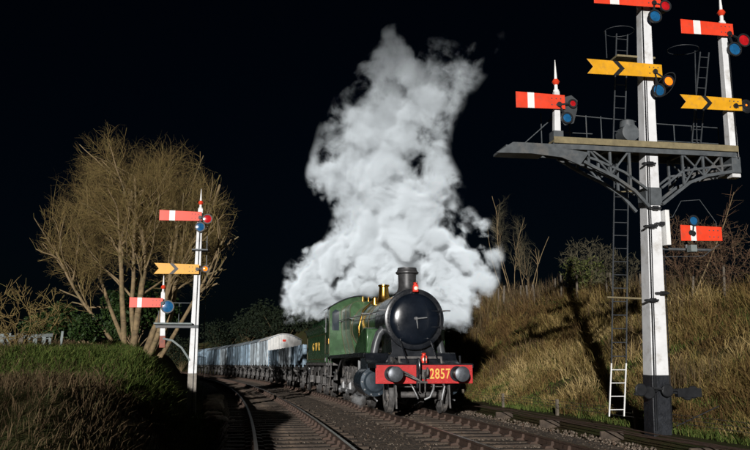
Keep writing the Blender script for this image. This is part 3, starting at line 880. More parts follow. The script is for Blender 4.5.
# ------------------------------------------------------------------ goods train
WL = 5.35
def wagon_base(root, paint):
    MB().box(-WL - 0.45, -0.45, -1.05, 1.05, 1.02, 1.25).build('underframe', m_under, root)
    for y in (-0.875, 0.875):
        for x0, d in ((-0.45, 1), (-WL - 0.45, -1)):
            MB().lathe([(x0, 0.15), (x0 + d * 0.22, 0.10), (x0 + d * 0.36, 0.07), (x0 + d * 0.37, 0.19), (x0 + d * 0.41, 0.19)], (0, y, 1.05), 'x', 14).build('buffer', m_under, root)
    for x in (-0.45 - WL / 2 + 1.45, -0.45 - WL / 2 - 1.45):
        for y in (-1, 1):
            share('wheel', pwo, root, (x, y * 0.74, 0.48), (0, x, 0 if y > 0 else math.pi))
            MB().prism([(x - 0.42, 1.02), (x - 0.10, 0.52), (x - 0.10, 0.36), (x + 0.10, 0.36), (x + 0.10, 0.52), (x + 0.42, 1.02)], y * 0.93, y * 1.0).build('axle_guard', m_under, root)
            sp = MB()
            for k in range(4):
                hw = 0.48 - 0.1 * k
                sp.box(x - hw, x + hw, min(y * 1.0, y * 1.09), max(y * 1.0, y * 1.09), 0.86 - k * 0.035, 0.89 - k * 0.035)
            sp.box(x - 0.11, x + 0.11, min(y * 1.0, y * 1.14), max(y * 1.0, y * 1.14), 0.40, 0.62)
            sp.build('spring', m_under, root)
    for y in (-1, 1):
        MB().tube([(-0.45 - WL / 2, y * 1.1, 0.80), (-1.5, y * 1.16, 0.62), (-0.9, y * 1.17, 0.86)], 0.022, 6).build('brake_lever', m_steel, root)

def van(root, paint, endpaint, roofm):
    wagon_base(root, paint)
    body = MB().box(-WL - 0.45, -0.45, -1.2, 1.2, 1.25, 3.02)
    arc = [(y, 3.02 + 0.42 * (1 - (y / 1.2) ** 2)) for y in np.linspace(1.2, -1.2, 13)]
    body.prism([(-1.2, 3.0), (1.2, 3.0)] + arc, -WL - 0.45, -0.45, 'yz')
    b = body.build('body', paint, root)
    for y in (-1, 1):
        pl = MB()
        n = 30
        w_ = WL / n
        for i in range(n):
            x = -0.45 - WL + i * w_
            pl.box(x + 0.008, x + w_ - 0.008, min(y * 1.2, y * 1.222), max(y * 1.2, y * 1.222), 1.27, 2.99)
        for x in (-0.5, -2.25, -4.0, -WL - 0.4):
            pl.box(x - 0.04, x + 0.04, min(y * 1.2, y * 1.26), max(y * 1.2, y * 1.26), 1.2, 3.0)
        pl.tube([(-0.6, y * 1.24, 1.3), (-2.2, y * 1.24, 2.9)], 0.03, 4)
        pl.tube([(-WL - 0.3, y * 1.24, 1.3), (-4.1, y * 1.24, 2.9)], 0.03, 4)
        pl.build('side_planking', paint, b)
    for x0, d in ((-0.45, 1), (-WL - 0.45, -1)):
        en = MB()
        n = 12
        for i in range(n):
            ya, yb = -1.18 + i * 2.36 / n + 0.006, -1.18 + (i + 1) * 2.36 / n - 0.006
            zt = 3.0 + 0.42 * (1 - (max(abs(ya), abs(yb)) / 1.2) ** 2)
            en.box(min(x0, x0 + d * 0.02), max(x0, x0 + d * 0.02), ya, yb, 1.27, zt)
        for y in (-0.42, 0.42):
            en.box(min(x0, x0 + d * 0.07), max(x0, x0 + d * 0.07), y - 0.05, y + 0.05, 1.2, 3.15)
        en.build('end_boarding', endpaint, b)
    for y in (-1, 1):
        MB().box(-3.9, -2.35, min(y * 1.225, y * 1.25), max(y * 1.225, y * 1.25), 1.3, 2.9).build('door', paint, root)
    rf = [(y, 3.05 + 0.43 * (1 - (y / 1.28) ** 2)) for y in np.linspace(-1.28, 1.28, 17)]
    MB().prism(rf + [(y, z - 0.04) for y, z in rf[::-1]], -WL - 0.55, -0.35, 'yz').build('roof', roofm, root)

def open_wagon(root, paint, top=2.25):
    wagon_base(root, paint)
    b = MB().box(-WL - 0.40, -0.50, -1.12, 1.12, 1.25, 1.32).build('floor', paint, root)
    n = 5
    h = (top - 1.27) / n
    sd = [MB(), MB(), MB(), MB()]
    for i in range(n):
        z0, z1 = 1.27 + i * h + 0.006, 1.27 + (i + 1) * h - 0.006
        sd[0].box(-WL - 0.45, -0.45, -1.2, -1.13, z0, z1)
        sd[1].box(-WL - 0.45, -0.45, 1.13, 1.2, z0, z1)
        sd[2].box(-0.52, -0.45, -1.128, 1.128, z0, z1)
        sd[3].box(-WL - 0.45, -WL - 0.38, -1.128, 1.128, z0, z1)
    for k, m in enumerate(sd):
        if k < 2:
            y = (-1.2, 1.2)[k]
            for x in (-0.5, -2.2, -4.05, -WL - 0.4):
                m.box(x - 0.045, x + 0.045, min(y, y * 1.045), max(y, y * 1.045), 1.15, top + 0.01)
        else:
            x = -0.45 if k == 2 else -WL - 0.45
            for y in (-0.5, 0.5):
                m.box(min(x, x + (0.07 if k == 2 else -0.07)), max(x, x + (0.07 if k == 2 else -0.07)), y - 0.06, y + 0.06, 1.15, top)
        m.build('side' if k < 2 else 'end', paint, root)
    MB().box(-3.9, -2.35, -1.235, -1.205, 1.32, top - 0.04).build('door', paint, root)

WAG = [('open', m_wgrey, None, None, 'blue-lit grey open goods wagon coupled next to the green tender'),
       ('open', m_wgrey2, None, None, 'pale grey open goods wagon, second behind the green tender'),
       ('open', m_wgrey, None, None, 'blue-lit grey open goods wagon coupled directly in front of the white-ended van'),
       ('van', m_wgrey2, m_roofw, m_roofw, 'goods van with bright white end and white curved roof'),
       ('van', m_wgrey2, m_wgrey2, m_roofg, 'pale grey plank goods van directly behind the white-ended van'),
       ('van', m_wgrey, m_wgrey, m_roofg, 'blue-lit grey goods van, second behind the white-ended van'),
       ('van', m_wdark, m_wdark, m_roofg, 'dark grey goods van, third behind the white-ended van'),
       ('van', m_wgrey, m_wgrey, m_roofg, 'blue-lit grey goods van, fourth behind the white-ended van'),
       ('van', m_wgrey2, m_wgrey2, m_roofg, 'pale grey goods van, fifth behind the white-ended van'),
       ('van', m_wdark, m_wdark, m_roofg, 'dark grey goods van, sixth behind the white-ended van'),
       ('van', m_wgrey, m_wgrey, m_roofg, 'blue-lit grey goods van, seventh behind the white-ended van'),
       ('open', m_wdark, None, None, 'dark low open goods wagon far back near the end of the train'),
       ('van', m_wgrey, m_wgrey, m_roofg, 'last goods van at the far end of the train')]
d = 18.75
wagons = []
for i, (k, p, e, r_, lab) in enumerate(WAG):
    w = empty('goods_van' if k == 'van' else 'open_wagon')
    if k == 'van': van(w, p, e, r_)
    else: open_wagon(w, p)
    place(w, d, WL + 0.9)
    tag(w, lab, 'wagon', 'goods wagons behind the tender')
    d += WL + 0.95
    wagons.append(w)
MB().box(-0.428, -0.416, -0.12, 0.12, 2.9, 3.05).build('red_plate', m_lampred, wagons[3])

# ------------------------------------------------------------------ signals  (local: x right, y towards the camera is negative, z up)
def square_post(name, mat, parent, x0, z0, w0, x1, z1, w1, y=0.0):
    m = MB()
    vs = []
    for x, z, w in ((x0, z0, w0), (x1, z1, w1)):
        h = w / 2
        vs += [(x - h, y - h, z), (x + h, y - h, z), (x + h, y + h, z), (x - h, y + h, z)]
    m.add(vs, [(0, 1, 2, 3), (4, 7, 6, 5), (0, 4, 5, 1), (1, 5, 6, 2), (2, 6, 7, 3), (3, 7, 4, 0)])
    return m.build(name, mat, parent, bevel=0.012)

def finial(parent, x, z, r, h, y=0.0):
    p = MB().lathe([(z - 0.02, r * 1.3), (z + 0.03, r * 1.3), (z + 0.05, r * 0.8), (z + h * 0.5, r * 0.62), (z + h, 0.006)], (x, y, 0), 'z', 14).build('finial', m_white2, parent)
    MB().lathe([(z + h * 0.30 - r * 1.5, 0.01), (z + h * 0.30 - r * 1.2, r * 1.0), (z + h * 0.30, r * 1.75), (z + h * 0.30 + r * 1.2, r * 1.0), (z + h * 0.30 + r * 1.5, 0.01)], (x, y, 0), 'z', 16).build('finial_ball', m_red, parent)

def arm(root, x0, x1, z0, z1, kind, pivot, lenses, y=-0.25, droop=0.0):
    """blade from x0 (left end) to x1; lenses: (x, z, radius, material)"""
    t = 0.02
    h = z1 - z0
    def sh(q): return (q[0], q[1] + droop * (q[0] - pivot[0]))
    if kind == 'red':
        out = [(x0, z0), (x1, z0 + h * 0.06), (x1, z1 - h * 0.06), (x0, z1)]
    else:
        out = [(x0, z0), (x1, z0 + h * 0.06), (x1, z1 - h * 0.06), (x0, z1), (x0 + h * 0.42, (z0 + z1) / 2)]
    a = MB().prism([sh(q) for q in out], y - t, y).build('signal_arm', m_red if kind == 'red' else m_yel, root, bevel=0.004)
    L = x1 - x0
    if kind == 'red':
        s = [(x0 + L * 0.235, z0 + 0.002 + h * 0.014), (x0 + L * 0.37, z0 + h * 0.022), (x0 + L * 0.37, z1 - h * 0.022), (x0 + L * 0.235, z1 - 0.002 - h * 0.014)]
        MB().prism([sh(q) for q in s], y - t - 0.004, y - t + 0.002).build('white_stripe', m_white2, a)
    else:
        zm = (z0 + z1) / 2
        c0 = x0 + L * 0.34
        w = h * 0.36
        s = [(c0, z0 + h * 0.02), (c0 + w, z0 + h * 0.025), (c0 + w + h * 0.45, zm), (c0 + w, z1 - h * 0.025), (c0, z1 - h * 0.02), (c0 + h * 0.45, zm)]
        MB().prism([sh(q) for q in s], y - t - 0.004, y - t + 0.002).build('black_chevron', m_blk, a)
    # spectacle casting with its round holes filled by coloured glass
    sp = MB()
    cx = sum(q[0] for q in lenses) / len(lenses); czz = sum(q[1] for q in lenses) / len(lenses)
    for lx, lz, lr, lm in lenses:
        n = 24
        ring = []
        for i in range(n):
            b = 2 * math.pi * i / n
            for rr, yy in ((lr, y + 0.012), (lr + 0.035, y + 0.012), (lr + 0.035, y - 0.03), (lr, y - 0.03)):
                ring.append((lx + rr * math.cos(b), yy, lz + rr * math.sin(b)))
        sp.add(ring, [(i * 4 + k, ((i + 1) % n) * 4 + k, ((i + 1) % n) * 4 + (k + 1) % 4, i * 4 + (k + 1) % 4) for i in range(n) for k in range(4)])
        dx, dz = lx - pivot[0], lz - pivot[1]
        dd = math.hypot(dx, dz)
        if dd > lr + 0.05:
            e = (dd - lr - 0.01) / dd
            sp.tube([(pivot[0], y - 0.005, pivot[1]), (pivot[0] + dx * e, y - 0.005, pivot[1] + dz * e)], 0.03, 6)
    sp.lathe([(y - 0.06, 0.055), (y + 0.24, 0.045)], (pivot[0], 0, pivot[1]), 'y', 12)
    bo = MB()
    for bx in (0.10, 0.20, 0.30):
        for bz in (-0.07, 0.07):
            bo.lathe([(y - t - 0.014, 0.012), (y - t + 0.002, 0.014)], (x1 - bx, 0, (z0 + z1) / 2 + bz), 'y', 6)
    tag(bo.build('bolt', m_iron, a), kind='stuff')
    sp.build('spectacle', m_blk, a)
    for lx, lz, lr, lm in lenses:
        MB().lathe([(y - 0.022, 0.004), (y - 0.018, lr * 0.6), (y - 0.008, lr + 0.004), (y + 0.004, lr + 0.004)], (lx, 0, lz), 'y', 22).build('lens', lm, a)
    if len(lenses) > 1:
        MB().prism([(lenses[0][0] - 0.07, lenses[0][1] - 0.10), (lenses[0][0] + 0.07, lenses[0][1] - 0.10), (lenses[0][0] + 0.06, lenses[0][1] + 0.12), (lenses[0][0] - 0.06, lenses[0][1] + 0.12)], y + 0.06, y + 0.20).build('signal_lamp', m_blk, root, bevel=0.01)
    return a

# ---- right-hand bracket signal
RS = 0.889
sig = empty('bracket_signal', (5.82, 17.0, -0.14), R(10))
tag(sig, 'tall white bracket signal with three posts, ladder and seven coloured semaphore arms'.replace('seven', 'six'), 'signal')
def rz(z): return (z - 1.3) * RS + 1.3 + 0.14
def rx(x): return x * RS
W0, W1 = 0.50, 0.285
def pc(z):   # post centre and width at image-plane height z (before scaling)
    k = (z + 0.3) / (10.75 + 0.3)
    return 0.02 + 0.30 * k, 0.40 + (0.225 - 0.40) * k
zb = 1.04
square_post('post_base', m_tar, sig, rx(pc(-0.3)[0]), -0.3, pc(-0.3)[1] + 0.012, rx(pc(zb)[0]), rz(zb), pc(zb)[1] + 0.012)
post = square_post('post', m_white, sig, rx(pc(zb)[0]), rz(zb), pc(zb)[1], rx(pc(11.2)[0]), rz(11.2), pc(11.2)[1])
pw0 = pc(zb)[1] / 2; pw1 = pc(10.7)[1] / 2
cd = MB()
cd.tube([(rx(pc(-0.2)[0]) - 0.165, -pw0 - 0.035, rz(-0.2)), (rx(pc(10.3)[0]) - 0.10, -pw1 - 0.03, rz(10.3))], 0.016, 6)
cd.tube([(rx(pc(-0.2)[0]) - 0.125, -pw0 - 0.04, rz(-0.2)), (rx(pc(8.3)[0]) - 0.07, -pw1 - 0.05, rz(8.3))], 0.010, 6)
cd.tube([(rx(0.02) + 0.33, 0.0, rz(-0.2)), (rx(0.14) + 0.3, 0, rz(4.6))], 0.012, 6)
cd.build('signal_wire', m_blk, sig)
for z, dx in ((2.95, 0.1), (2.78, -0.14), (5.0, 0.0), (4.55, -0.1), (4.62, 0.15), (6.1, -0.08)):
    c, w = pc(z)
    st_ = MB()
    st_.box(rx(c) + dx - 0.16, rx(c) + dx + 0.12, -w / 2 - 0.10, -w / 2 + 0.01, rz(z) - 0.02, rz(z) + 0.02)
    st_.tube([(rx(c) + dx - 0.06, -w / 2 - 0.07, rz(z)), (rx(c) + dx + 0.06, -w / 2 - 0.07, rz(z))], 0.045, 8)
    st_.build('wire_guide', m_blk, sig)
# collar where the bracket meets the post
c, w = pc(5.3)
MB().box(rx(c) - w / 2 - 0.03, rx(c) + w / 2 + 0.03, -w / 2 - 0.03, w / 2 + 0.03, rz(5.08), rz(5.52)).build('collar', m_iron, sig, bevel=0.01)
# platform
pz = rz(6.50)
for i in range(4):
    y0 = -0.30 + i * 0.205
    MB().box(rx(-2.40), rx(2.42), y0 + 0.005, y0 + 0.20, pz, pz + 0.05).build('platform_plank', m_board, sig, bevel=0.006)
MB().box(rx(-2.40), rx(2.42), -0.335, -0.298, pz - 0.03, pz + 0.11).build('toe_board', m_board, sig, bevel=0.006)
gd = MB()
for y in (-0.27, 0.50):
    gd.box(rx(-2.4), rx(2.38), y - 0.02, y + 0.02, pz - 0.14, pz - 0.004)
for x in np.linspace(-2.3, 2.4, 8):
    gd.box(rx(x) - 0.03, rx(x) + 0.03, -0.25, 0.48, pz - 0.10, pz - 0.006)
gd.build('platform_girder', m_iron, sig)
for y in (-0.30, 0.46):
    t = MB()
    c, w = pc(5.2)
    L0 = rx(c) - w / 2 - 0.01
    arc = [(rx(-2.0), pz - 0.20), (rx(-1.45), rz(5.98)), (rx(-0.85), rz(5.72)), (rx(-0.35), rz(5.4)), (L0 + 0.02, rz(5.02))]
    t.tube([(x, y * 0.75, z) for x, z in arc], 0.045, 4)
    a2 = [(rx(-2.05), pz - 0.16), (rx(-1.3), rz(6.12)), (rx(-0.6), rz(5.85)), (L0, rz(5.45))]
    t.tube([(x, y * 0.75, z) for x, z in a2], 0.035, 4)
    for x, zb_ in ((-1.5, 6.0), (-0.95, 5.78), (-0.45, 5.5)):
        t.tube([(rx(x), y * 0.75, pz - 0.1), (rx(x), y * 0.75, rz(zb_))], 0.035, 4)
    for xa, xb, zb_ in ((-1.5, -0.95, 5.78), (-0.45, -0.95, 5.78), (-1.45, -0.95, 6.05)):
        t.tube([(rx(xa), y * 0.75, pz - 0.1), (rx(xb), y * 0.75, rz(zb_))], 0.026, 4)
    R0 = rx(c) + w / 2 + 0.01
    arc = [(rx(2.35), rz(6.0)), (rx(1.6), rz(5.86)), (rx(1.1), rz(5.66)), (rx(0.75), rz(5.4)), (R0, rz(5.1))]
    t.tube([(x, y * 0.75, z) for x, z in arc], 0.045, 4)
    t.tube([(R0, y * 0.75, rz(5.5)), (rx(0.95), y * 0.75, rz(5.95)), (rx(2.3), y * 0.75, rz(6.16))], 0.032, 4)
    for x, zb_ in ((0.95, 5.6), (1.5, 5.85), (2.0, 5.95)):
        t.tube([(rx(x), y * 0.75, pz - 0.1), (rx(x), y * 0.75, rz(zb_))], 0.032, 4)
    for xa, xb, zb_ in ((1.5, 0.95, 5.6), (0.95, 1.5, 5.85), (2.0, 1.5, 5.85), (1.5, 2.0, 5.95)):
        t.tube([(rx(xa), y * 0.75, pz - 0.1), (rx(xb), y * 0.75, rz(zb_))], 0.024, 4)
    t.build('bracket_truss', m_iron, sig)
tp_ = MB().prism([(rx(-3.87), rz(6.14)), (rx(-3.44), rz(6.42)), (rx(-2.42), rz(6.42)), (rx(-2.42), rz(6.35)), (rx(-1.55), rz(6.25)), (rx(-1.80), rz(5.93)), (rx(-2.25), rz(6.10)), (rx(-3.0), rz(6.16))], -0.385, -0.34).build('end_plate', m_iron, sig, bevel=0.006)
MB().box(rx(-3.6), rx(-2.45), -0.335, 0.5, rz(6.30), rz(6.36)).build('end_shelf', m_iron, sig)
MB().box(rx(2.26), rx(2.50), -0.27, 0.3, rz(5.95), rz(6.36)).build('doll_socket', m_iron, sig, bevel=0.01)
# handrail
hr = MB()
top = rz(7.48)
hx = [-2.35, -1.95, -1.6, -1.15, -0.75, 0.75, 1.25, 1.75, 2.5]
for x in hx:
    hr.tube([(rx(x), 0.46, pz), (rx(x), 0.46, top if x < 0 else top - 0.1)], 0.012, 6)
hr.tube([(rx(-2.35), 0.46, top - 0.35), (rx(-1.95), 0.46, top), (rx(-0.3), 0.46, top - 0.05), (rx(0.75), 0.46, top - 0.1), (rx(2.5), 0.46, top - 0.12)], 0.012, 6)
hr.tube([(rx(-1.95), 0.46, top - 0.42), (rx(-1.0), 0.46, top - 0.42)], 0.011, 6)
hr.tube([(rx(0.75), 0.46, top - 0.5), (rx(2.5), 0.46, top - 0.5)], 0.011, 6)
hr.tube([(rx(-3.1), 0.3, rz(6.42)), (rx(-2.0), 0.4, rz(7.4))], 0.012, 6)
hr.build('handrail', m_iron, sig)
# dolls
dl = square_post('doll_post', m_white, sig, rx(-2.24), rz(6.40), 0.15, rx(-2.2), rz(7.82), 0.12, y=-0.12)
finial(dl, rx(-2.2), rz(7.82), 0.05, 0.72, y=-0.12)
MB().box(rx(-2.24) - 0.11, rx(-2.24) + 0.11, -0.24, 0.0, rz(6.52), rz(6.80)).build('doll_foot', m_iron, dl)
dr = square_post('doll_post', m_white, sig, rx(2.40), rz(5.85), 0.21, rx(2.38), rz(9.95), 0.145, y=-0.12)
finial(dr, rx(2.40), rz(9.95), 0.055, 0.80, y=-0.12)
cd = MB().tube([(rx(2.44), -0.27, rz(6.3)), (rx(2.44), -0.24, rz(9.4))], 0.012, 6)
cd.build('signal_wire', m_blk, sig)
# arms
arm(sig, rx(-1.18), rx(0.62), rz(10.12), rz(10.52), 'red', (rx(0.42), rz(10.25)), [(rx(0.74), rz(10.20), 0.105, m_lred), (rx(0.44), rz(9.90), 0.125, m_lblue)], y=-0.26)
arm(sig, rx(-1.46), rx(0.52), rz(8.26), rz(8.64), 'yellow', (rx(0.32), rz(8.42)), [(rx(0.68), rz(8.20), 0.10, m_lora), (rx(0.40), rz(7.95), 0.125, m_lblue)], y=-0.28)
ov = MB()
n = 28
ring = []
for i in range(n):
    b = 2 * math.pi * i / n
    for rr, yy in ((0.30, -0.29), (0.325, -0.29), (0.325, -0.32), (0.30, -0.32)):
        px_, pz_ = rr * 0.62 * math.cos(b), rr * 1.12 * math.sin(b)
        ring.append((rx(0.58) + px_ * 0.8 + pz_ * 0.55, yy, rz(8.10) + pz_ * 0.8 - px_ * 0.3))
ov.add(ring, [(i * 4 + k, ((i + 1) % n) * 4 + k, ((i + 1) % n) * 4 + (k + 1) % 4, i * 4 + (k + 1) % 4) for i in range(n) for k in range(4)])
ov.build('spectacle_rim', m_blk, sig)
a_ = arm(sig, rx(-3.28), rx(-2.04), rz(7.32), rz(7.72), 'red', (rx(-2.2), rz(7.45)), [(rx(-1.84), rz(7.50), 0.065, m_lred), (rx(-2.0), rz(7.13), 0.095, m_lblue)], y=-0.22)
MB().prism([(rx(-2.05), rz(7.66)), (rx(-1.85), rz(7.72)), (rx(-1.70), rz(7.60)), (rx(-1.72), rz(7.35)), (rx(-1.82), rz(7.02)), (rx(-2.05), rz(6.95)), (rx(-2.16), rz(7.1)), (rx(-2.1), rz(7.3))], -0.20, -0.19).build('spectacle_plate', M('spectacle_grey', (0.04, 0.045, 0.05), 0.5), a_)
arm(sig, rx(1.13), rx(2.58), rz(9.50), rz(9.88), 'red', (rx(2.45), rz(9.58)), [(rx(2.86), rz(9.44), 0.125, m_lred), (rx(2.58), rz(9.18), 0.135, m_lblue)], y=-0.26)
arm(sig, rx(0.96), rx(2.64), rz(7.52), rz(7.88), 'yellow', (rx(2.45), rz(7.66)), [(rx(2.76), rz(7.70), 0.075, m_lora)], y=-0.28)
MB().lathe([(-0.30, 0.12), (-0.28, 0.16), (-0.26, 0.16)], (rx(2.78), 0, rz(7.68)), 'y', 20).build('spectacle_plate', m_blk, sig)
# shunting arm on its own low bracket
a_ = arm(sig, rx(0.79), rx(1.88), rz(4.22), rz(4.61), 'red', (rx(1.1), rz(4.4)), [(rx(1.15), rz(4.72), 0.09, m_lblue)], y=-0.2)
sa = MB()
sa.tube([(rx(0.3), 0.0, rz(4.75)), (rx(0.75), 0.0, rz(4.85)), (rx(1.0), 0.0, rz(5.25)), (rx(1.5), 0.0, rz(5.3)), (rx(1.9), 0, rz(4.75)), (rx(1.95), 0, rz(4.2)), (rx(1.5), 0, rz(3.9)), (rx(0.3), 0, rz(3.85))], 0.007, 6)
sa.tube([(rx(0.3), 0.0, rz(4.05)), (rx(1.7), 0.0, rz(4.05))], 0.03, 6)
sa.tube([(rx(1.1), -0.2, rz(4.4)), (rx(1.1), 0.05, rz(4.4)), (rx(1.1), 0.05, rz(4.0))], 0.03, 6)
sa.build('arm_bracket', m_iron, sig)
MB().lathe([(-0.225, 0.06), (-0.235, 0.05)], (rx(1.06), 0, rz(4.42)), 'y', 14).build('arm_hole', m_blk, a_)
MB().box(rx(0.36), rx(0.47), -0.30, -0.05, rz(4.1), rz(4.95)).build('route_box', m_white2, sig, bevel=0.01)
MB().box(rx(0.98), rx(1.14), -0.3, -0.12, rz(3.95), rz(4.12)).build('signal_lamp', m_palewood, sig, bevel=0.01)
# ladder: dark above, white lowest length
def ladder(mat, p0, p1, w, nr, name='ladder'):
    m = MB()
    p0, p1 = Vector(p0), Vector(p1)
    for sx in (-w / 2, w / 2):
        m.tube([p0 + Vector((sx, 0, 0)), p1 + Vector((sx, 0, 0))], 0.017, 4)
    for i in range(nr):
        q = p0.lerp(p1, (i + 0.5) / nr)
        m.tube([q + Vector((-w / 2, 0, 0)), q + Vector((w / 2, 0, 0))], 0.011, 5)
    return m.build(name, mat, sig)
def lp(x, z, y): return (rx(x), y, rz(z))
ladder(m_white2, lp(-0.90, 0.10, 0.15), lp(-0.76, 1.32, 0.18), 0.33, 4)
ladder(m_slim, lp(-0.76, 1.32, 0.18), lp(-0.37, 5.54, 0.34), 0.33, 13)
ladder(m_slim, lp(-0.37, 5.54, 0.34), lp(-0.30, 6.55, 0.40), 0.33, 3)
ladder(m_slim, lp(-0.38, 6.6, 0.34), lp(-0.10, 9.7, 0.36), 0.27, 10)
ladder(m_slim, lp(1.75, 6.55, 0.40), lp(2.12, 9.3, 0.25), 0.22, 10)
ls = MB().tube([lp(-0.95, 2.88, 0.22), lp(-0.2, 2.86, 0.2), lp(0.6, 2.84, 0.2)], 0.02, 6)
ls.tube([lp(-0.55, 5.5, 0.34), lp(0.1, 5.5, 0.1)], 0.015, 6)
ls.build('ladder_stay', m_board, sig)
sp_ = MB().box(rx(-0.42), rx(0.62), 0.1, 0.5, rz(8.95), rz(9.0)).build('lamp_platform', m_board, sig)
def hoop(cx, cz, rw, rd, y):
    h = MB()
    h.tube([(rx(cx) + rw * math.cos(a), y + rd * math.sin(a), rz(cz)) for a in np.linspace(0, 2 * math.pi, 25)], 0.008, 6)
    return h
h = hoop(-0.18, 9.75, 0.34, 0.30, 0.35)
h.tube([(rx(-0.18) - 0.34, 0.35, rz(9.75)), (rx(-0.18) - 0.34, 0.35, rz(9.0))], 0.012, 6)
h.build('safety_hoop', m_slim, sig)
h = hoop(1.55, 9.35, 0.36, 0.30, 0.3)
h.tube([(rx(1.55) + 0.3, 0.3, rz(9.35)), (rx(1.8), 0.38, rz(6.6))], 0.012, 6)
h.build('safety_hoop', m_slim, sig)
dm = MB().lathe([(-0.20, 0.17), (-0.19, 0.20), (0.14, 0.20), (0.16, 0.15)], (rx(-0.16), 0.30, rz(6.98)), 'y', 24)
dm.lathe([(rz(7.14), 0.17), (rz(7.30), 0.16), (rz(7.36), 0.05)], (rx(-0.16), 0.26, 0), 'z', 16)
dm.build('route_lamp', m_iron, sig)
# balance levers and pulleys at the base
bw = MB()
for cx, czz in ((-0.55, 0.72), (-0.35, 0.66), (0.12, 0.70), (0.62, 0.62), (0.78, 0.66)):
    bw.lathe([(-0.03, 0.11), (-0.015, 0.13), (0.015, 0.13), (0.03, 0.11)], (rx(cx), -0.33 + 0.04 * cx, rz(czz)), 'y', 18)
    bw.tube([(rx(cx), -0.33, rz(czz)), (rx(cx) * 0.3, -0.30, rz(czz) + 0.03)], 0.02, 6)
bw.box(rx(-0.7), rx(-0.3), -0.37, -0.29, rz(0.60), rz(0.66))
bw.box(rx(0.35), rx(0.95), -0.37, -0.25, rz(0.55), rz(0.75))
bw.tube([(rx(-0.65), -0.33, rz(0.78)), (rx(0.95), -0.33, rz(0.66))], 0.025, 6)
bw.build('balance_lever', m_blk, sig)
MB().tube([(rx(0.3), -0.3, rz(-0.1)), (rx(1.3), -0.45, rz(0.35))], 0.012, 6).build('stay_wire', m_blk, sig)

# ---- left-hand bracket signal
LS = 0.945
GL = ground_z(-5.58, 25.0)
sl = empty('bracket_signal', (-5.58, 25.0, GL), R(11))
tag(sl, 'smaller white signal with two red arms and one yellow arm beside the bare tree', 'signal')
def lz(z): return (z - 1.3) * LS + 1.3 - GL
def lx(x): return x * LS
p_ = square_post('post', m_white, sl, lx(-0.03), lz(1.0), 0.265, lx(0.03), lz(6.45), 0.15)
square_post('post_base', M('stained_post_foot', (0.22, 0.20, 0.17), 0.7, 0, 0.4, 5), sl, lx(-0.03), -0.3, 0.28, lx(-0.03), lz(1.0), 0.268)
finial(p_, lx(0.03), lz(6.45), 0.05, 0.65)
arm(sl, lx(-1.29), lx(0.08), lz(5.98), lz(6.33), 'red', (lx(0.03), lz(6.12)), [(lx(0.27), lz(6.08), 0.125, m_lred), (lx(0.04), lz(5.80), 0.125, m_lblue)], y=-0.17)
arm(sl, lx(-1.38), lx(0.06), lz(4.20), lz(4.56), 'yellow', (lx(0.0), lz(4.38)), [(lx(0.26), lz(4.40), 0.075, m_lora)], y=-0.19)
dl = square_post('doll_post', m_white, sl, lx(-1.02), lz(2.2), 0.16, lx(-1.07), lz(3.6), 0.12)
finial(dl, lx(-1.07), lz(3.6), 0.045, 0.6)
square_post('doll_foot', M('rusty_red_foot', (0.26, 0.07, 0.04), 0.6, 0, 0.4, 6), sl, lx(-1.02), lz(1.82), 0.18, lx(-1.02), lz(2.2), 0.17)
arm(sl, lx(-2.1), lx(-1.05), lz(3.10), lz(3.43), 'red', (lx(-1.06), lz(3.25)), [(lx(-0.90), lz(3.14), 0.17, m_lblue)], y=-0.16)
bk = MB()
for y in (-0.12, 0.12):
    bk.box(lx(-1.25), lx(0.1), y - 0.03, y + 0.03, lz(2.46), lz(2.56))
bk.build('bracket_beam', m_iron, sl)
bk2 = MB().box(lx(-1.3), lx(-0.1), -0.3, 0.3, lz(2.57), lz(2.62)).build('platform_plank', m_palewood, sl)
cv = MB()
for y in (-0.1, 0.1):
    cv.tube([(lx(-1.0), y, lz(2.12)), (lx(-0.7), y, lz(2.05)), (lx(-0.4), y, lz(1.82)), (lx(-0.15), y, lz(1.45)), (lx(-0.06), y, lz(1.05))], 0.04, 4)
cv.build('curved_brace', m_palewood, sl)
hr = MB().tube([(lx(-1.2), 0.25, lz(3.3)), (lx(0.0), 0.25, lz(3.3))], 0.012, 6)
hr.tube([(lx(-1.2), 0.25, lz(2.6)), (lx(-1.2), 0.25, lz(3.3))], 0.012, 6)
hr.tube([(lx(-0.55), 0.25, lz(2.6)), (lx(-0.55), 0.25, lz(3.3))], 0.012, 6)
hr.build('handrail', m_iron, sl)
stp = MB().box(lx(-0.2), lx(0.32), -0.2, 0.25, lz(5.02), lz(5.06))
stp.build('lamp_step', m_iron, sl)
ld = MB()
for sx in (-0.14, 0.14):
    ld.tube([(0.15 + sx, 0.9, 0.0), (0.12 + sx, 0.2, lz(5.9))], 0.016, 4)
for i in range(18):
    k = (i + 0.5) / 18
    ld.tube([(0.15 - 0.03 * k - 0.14, 0.9 - 0.7 * k, lz(5.9) * k), (0.15 - 0.03 * k + 0.14, 0.9 - 0.7 * k, lz(5.9) * k)], 0.01, 5)
ld.build('ladder', m_iron, sl)
MB().tube([(lx(0.0), -0.16, 0.0), (lx(0.03), -0.12, lz(6.0))], 0.012, 6).build('signal_wire', m_blk, sl)

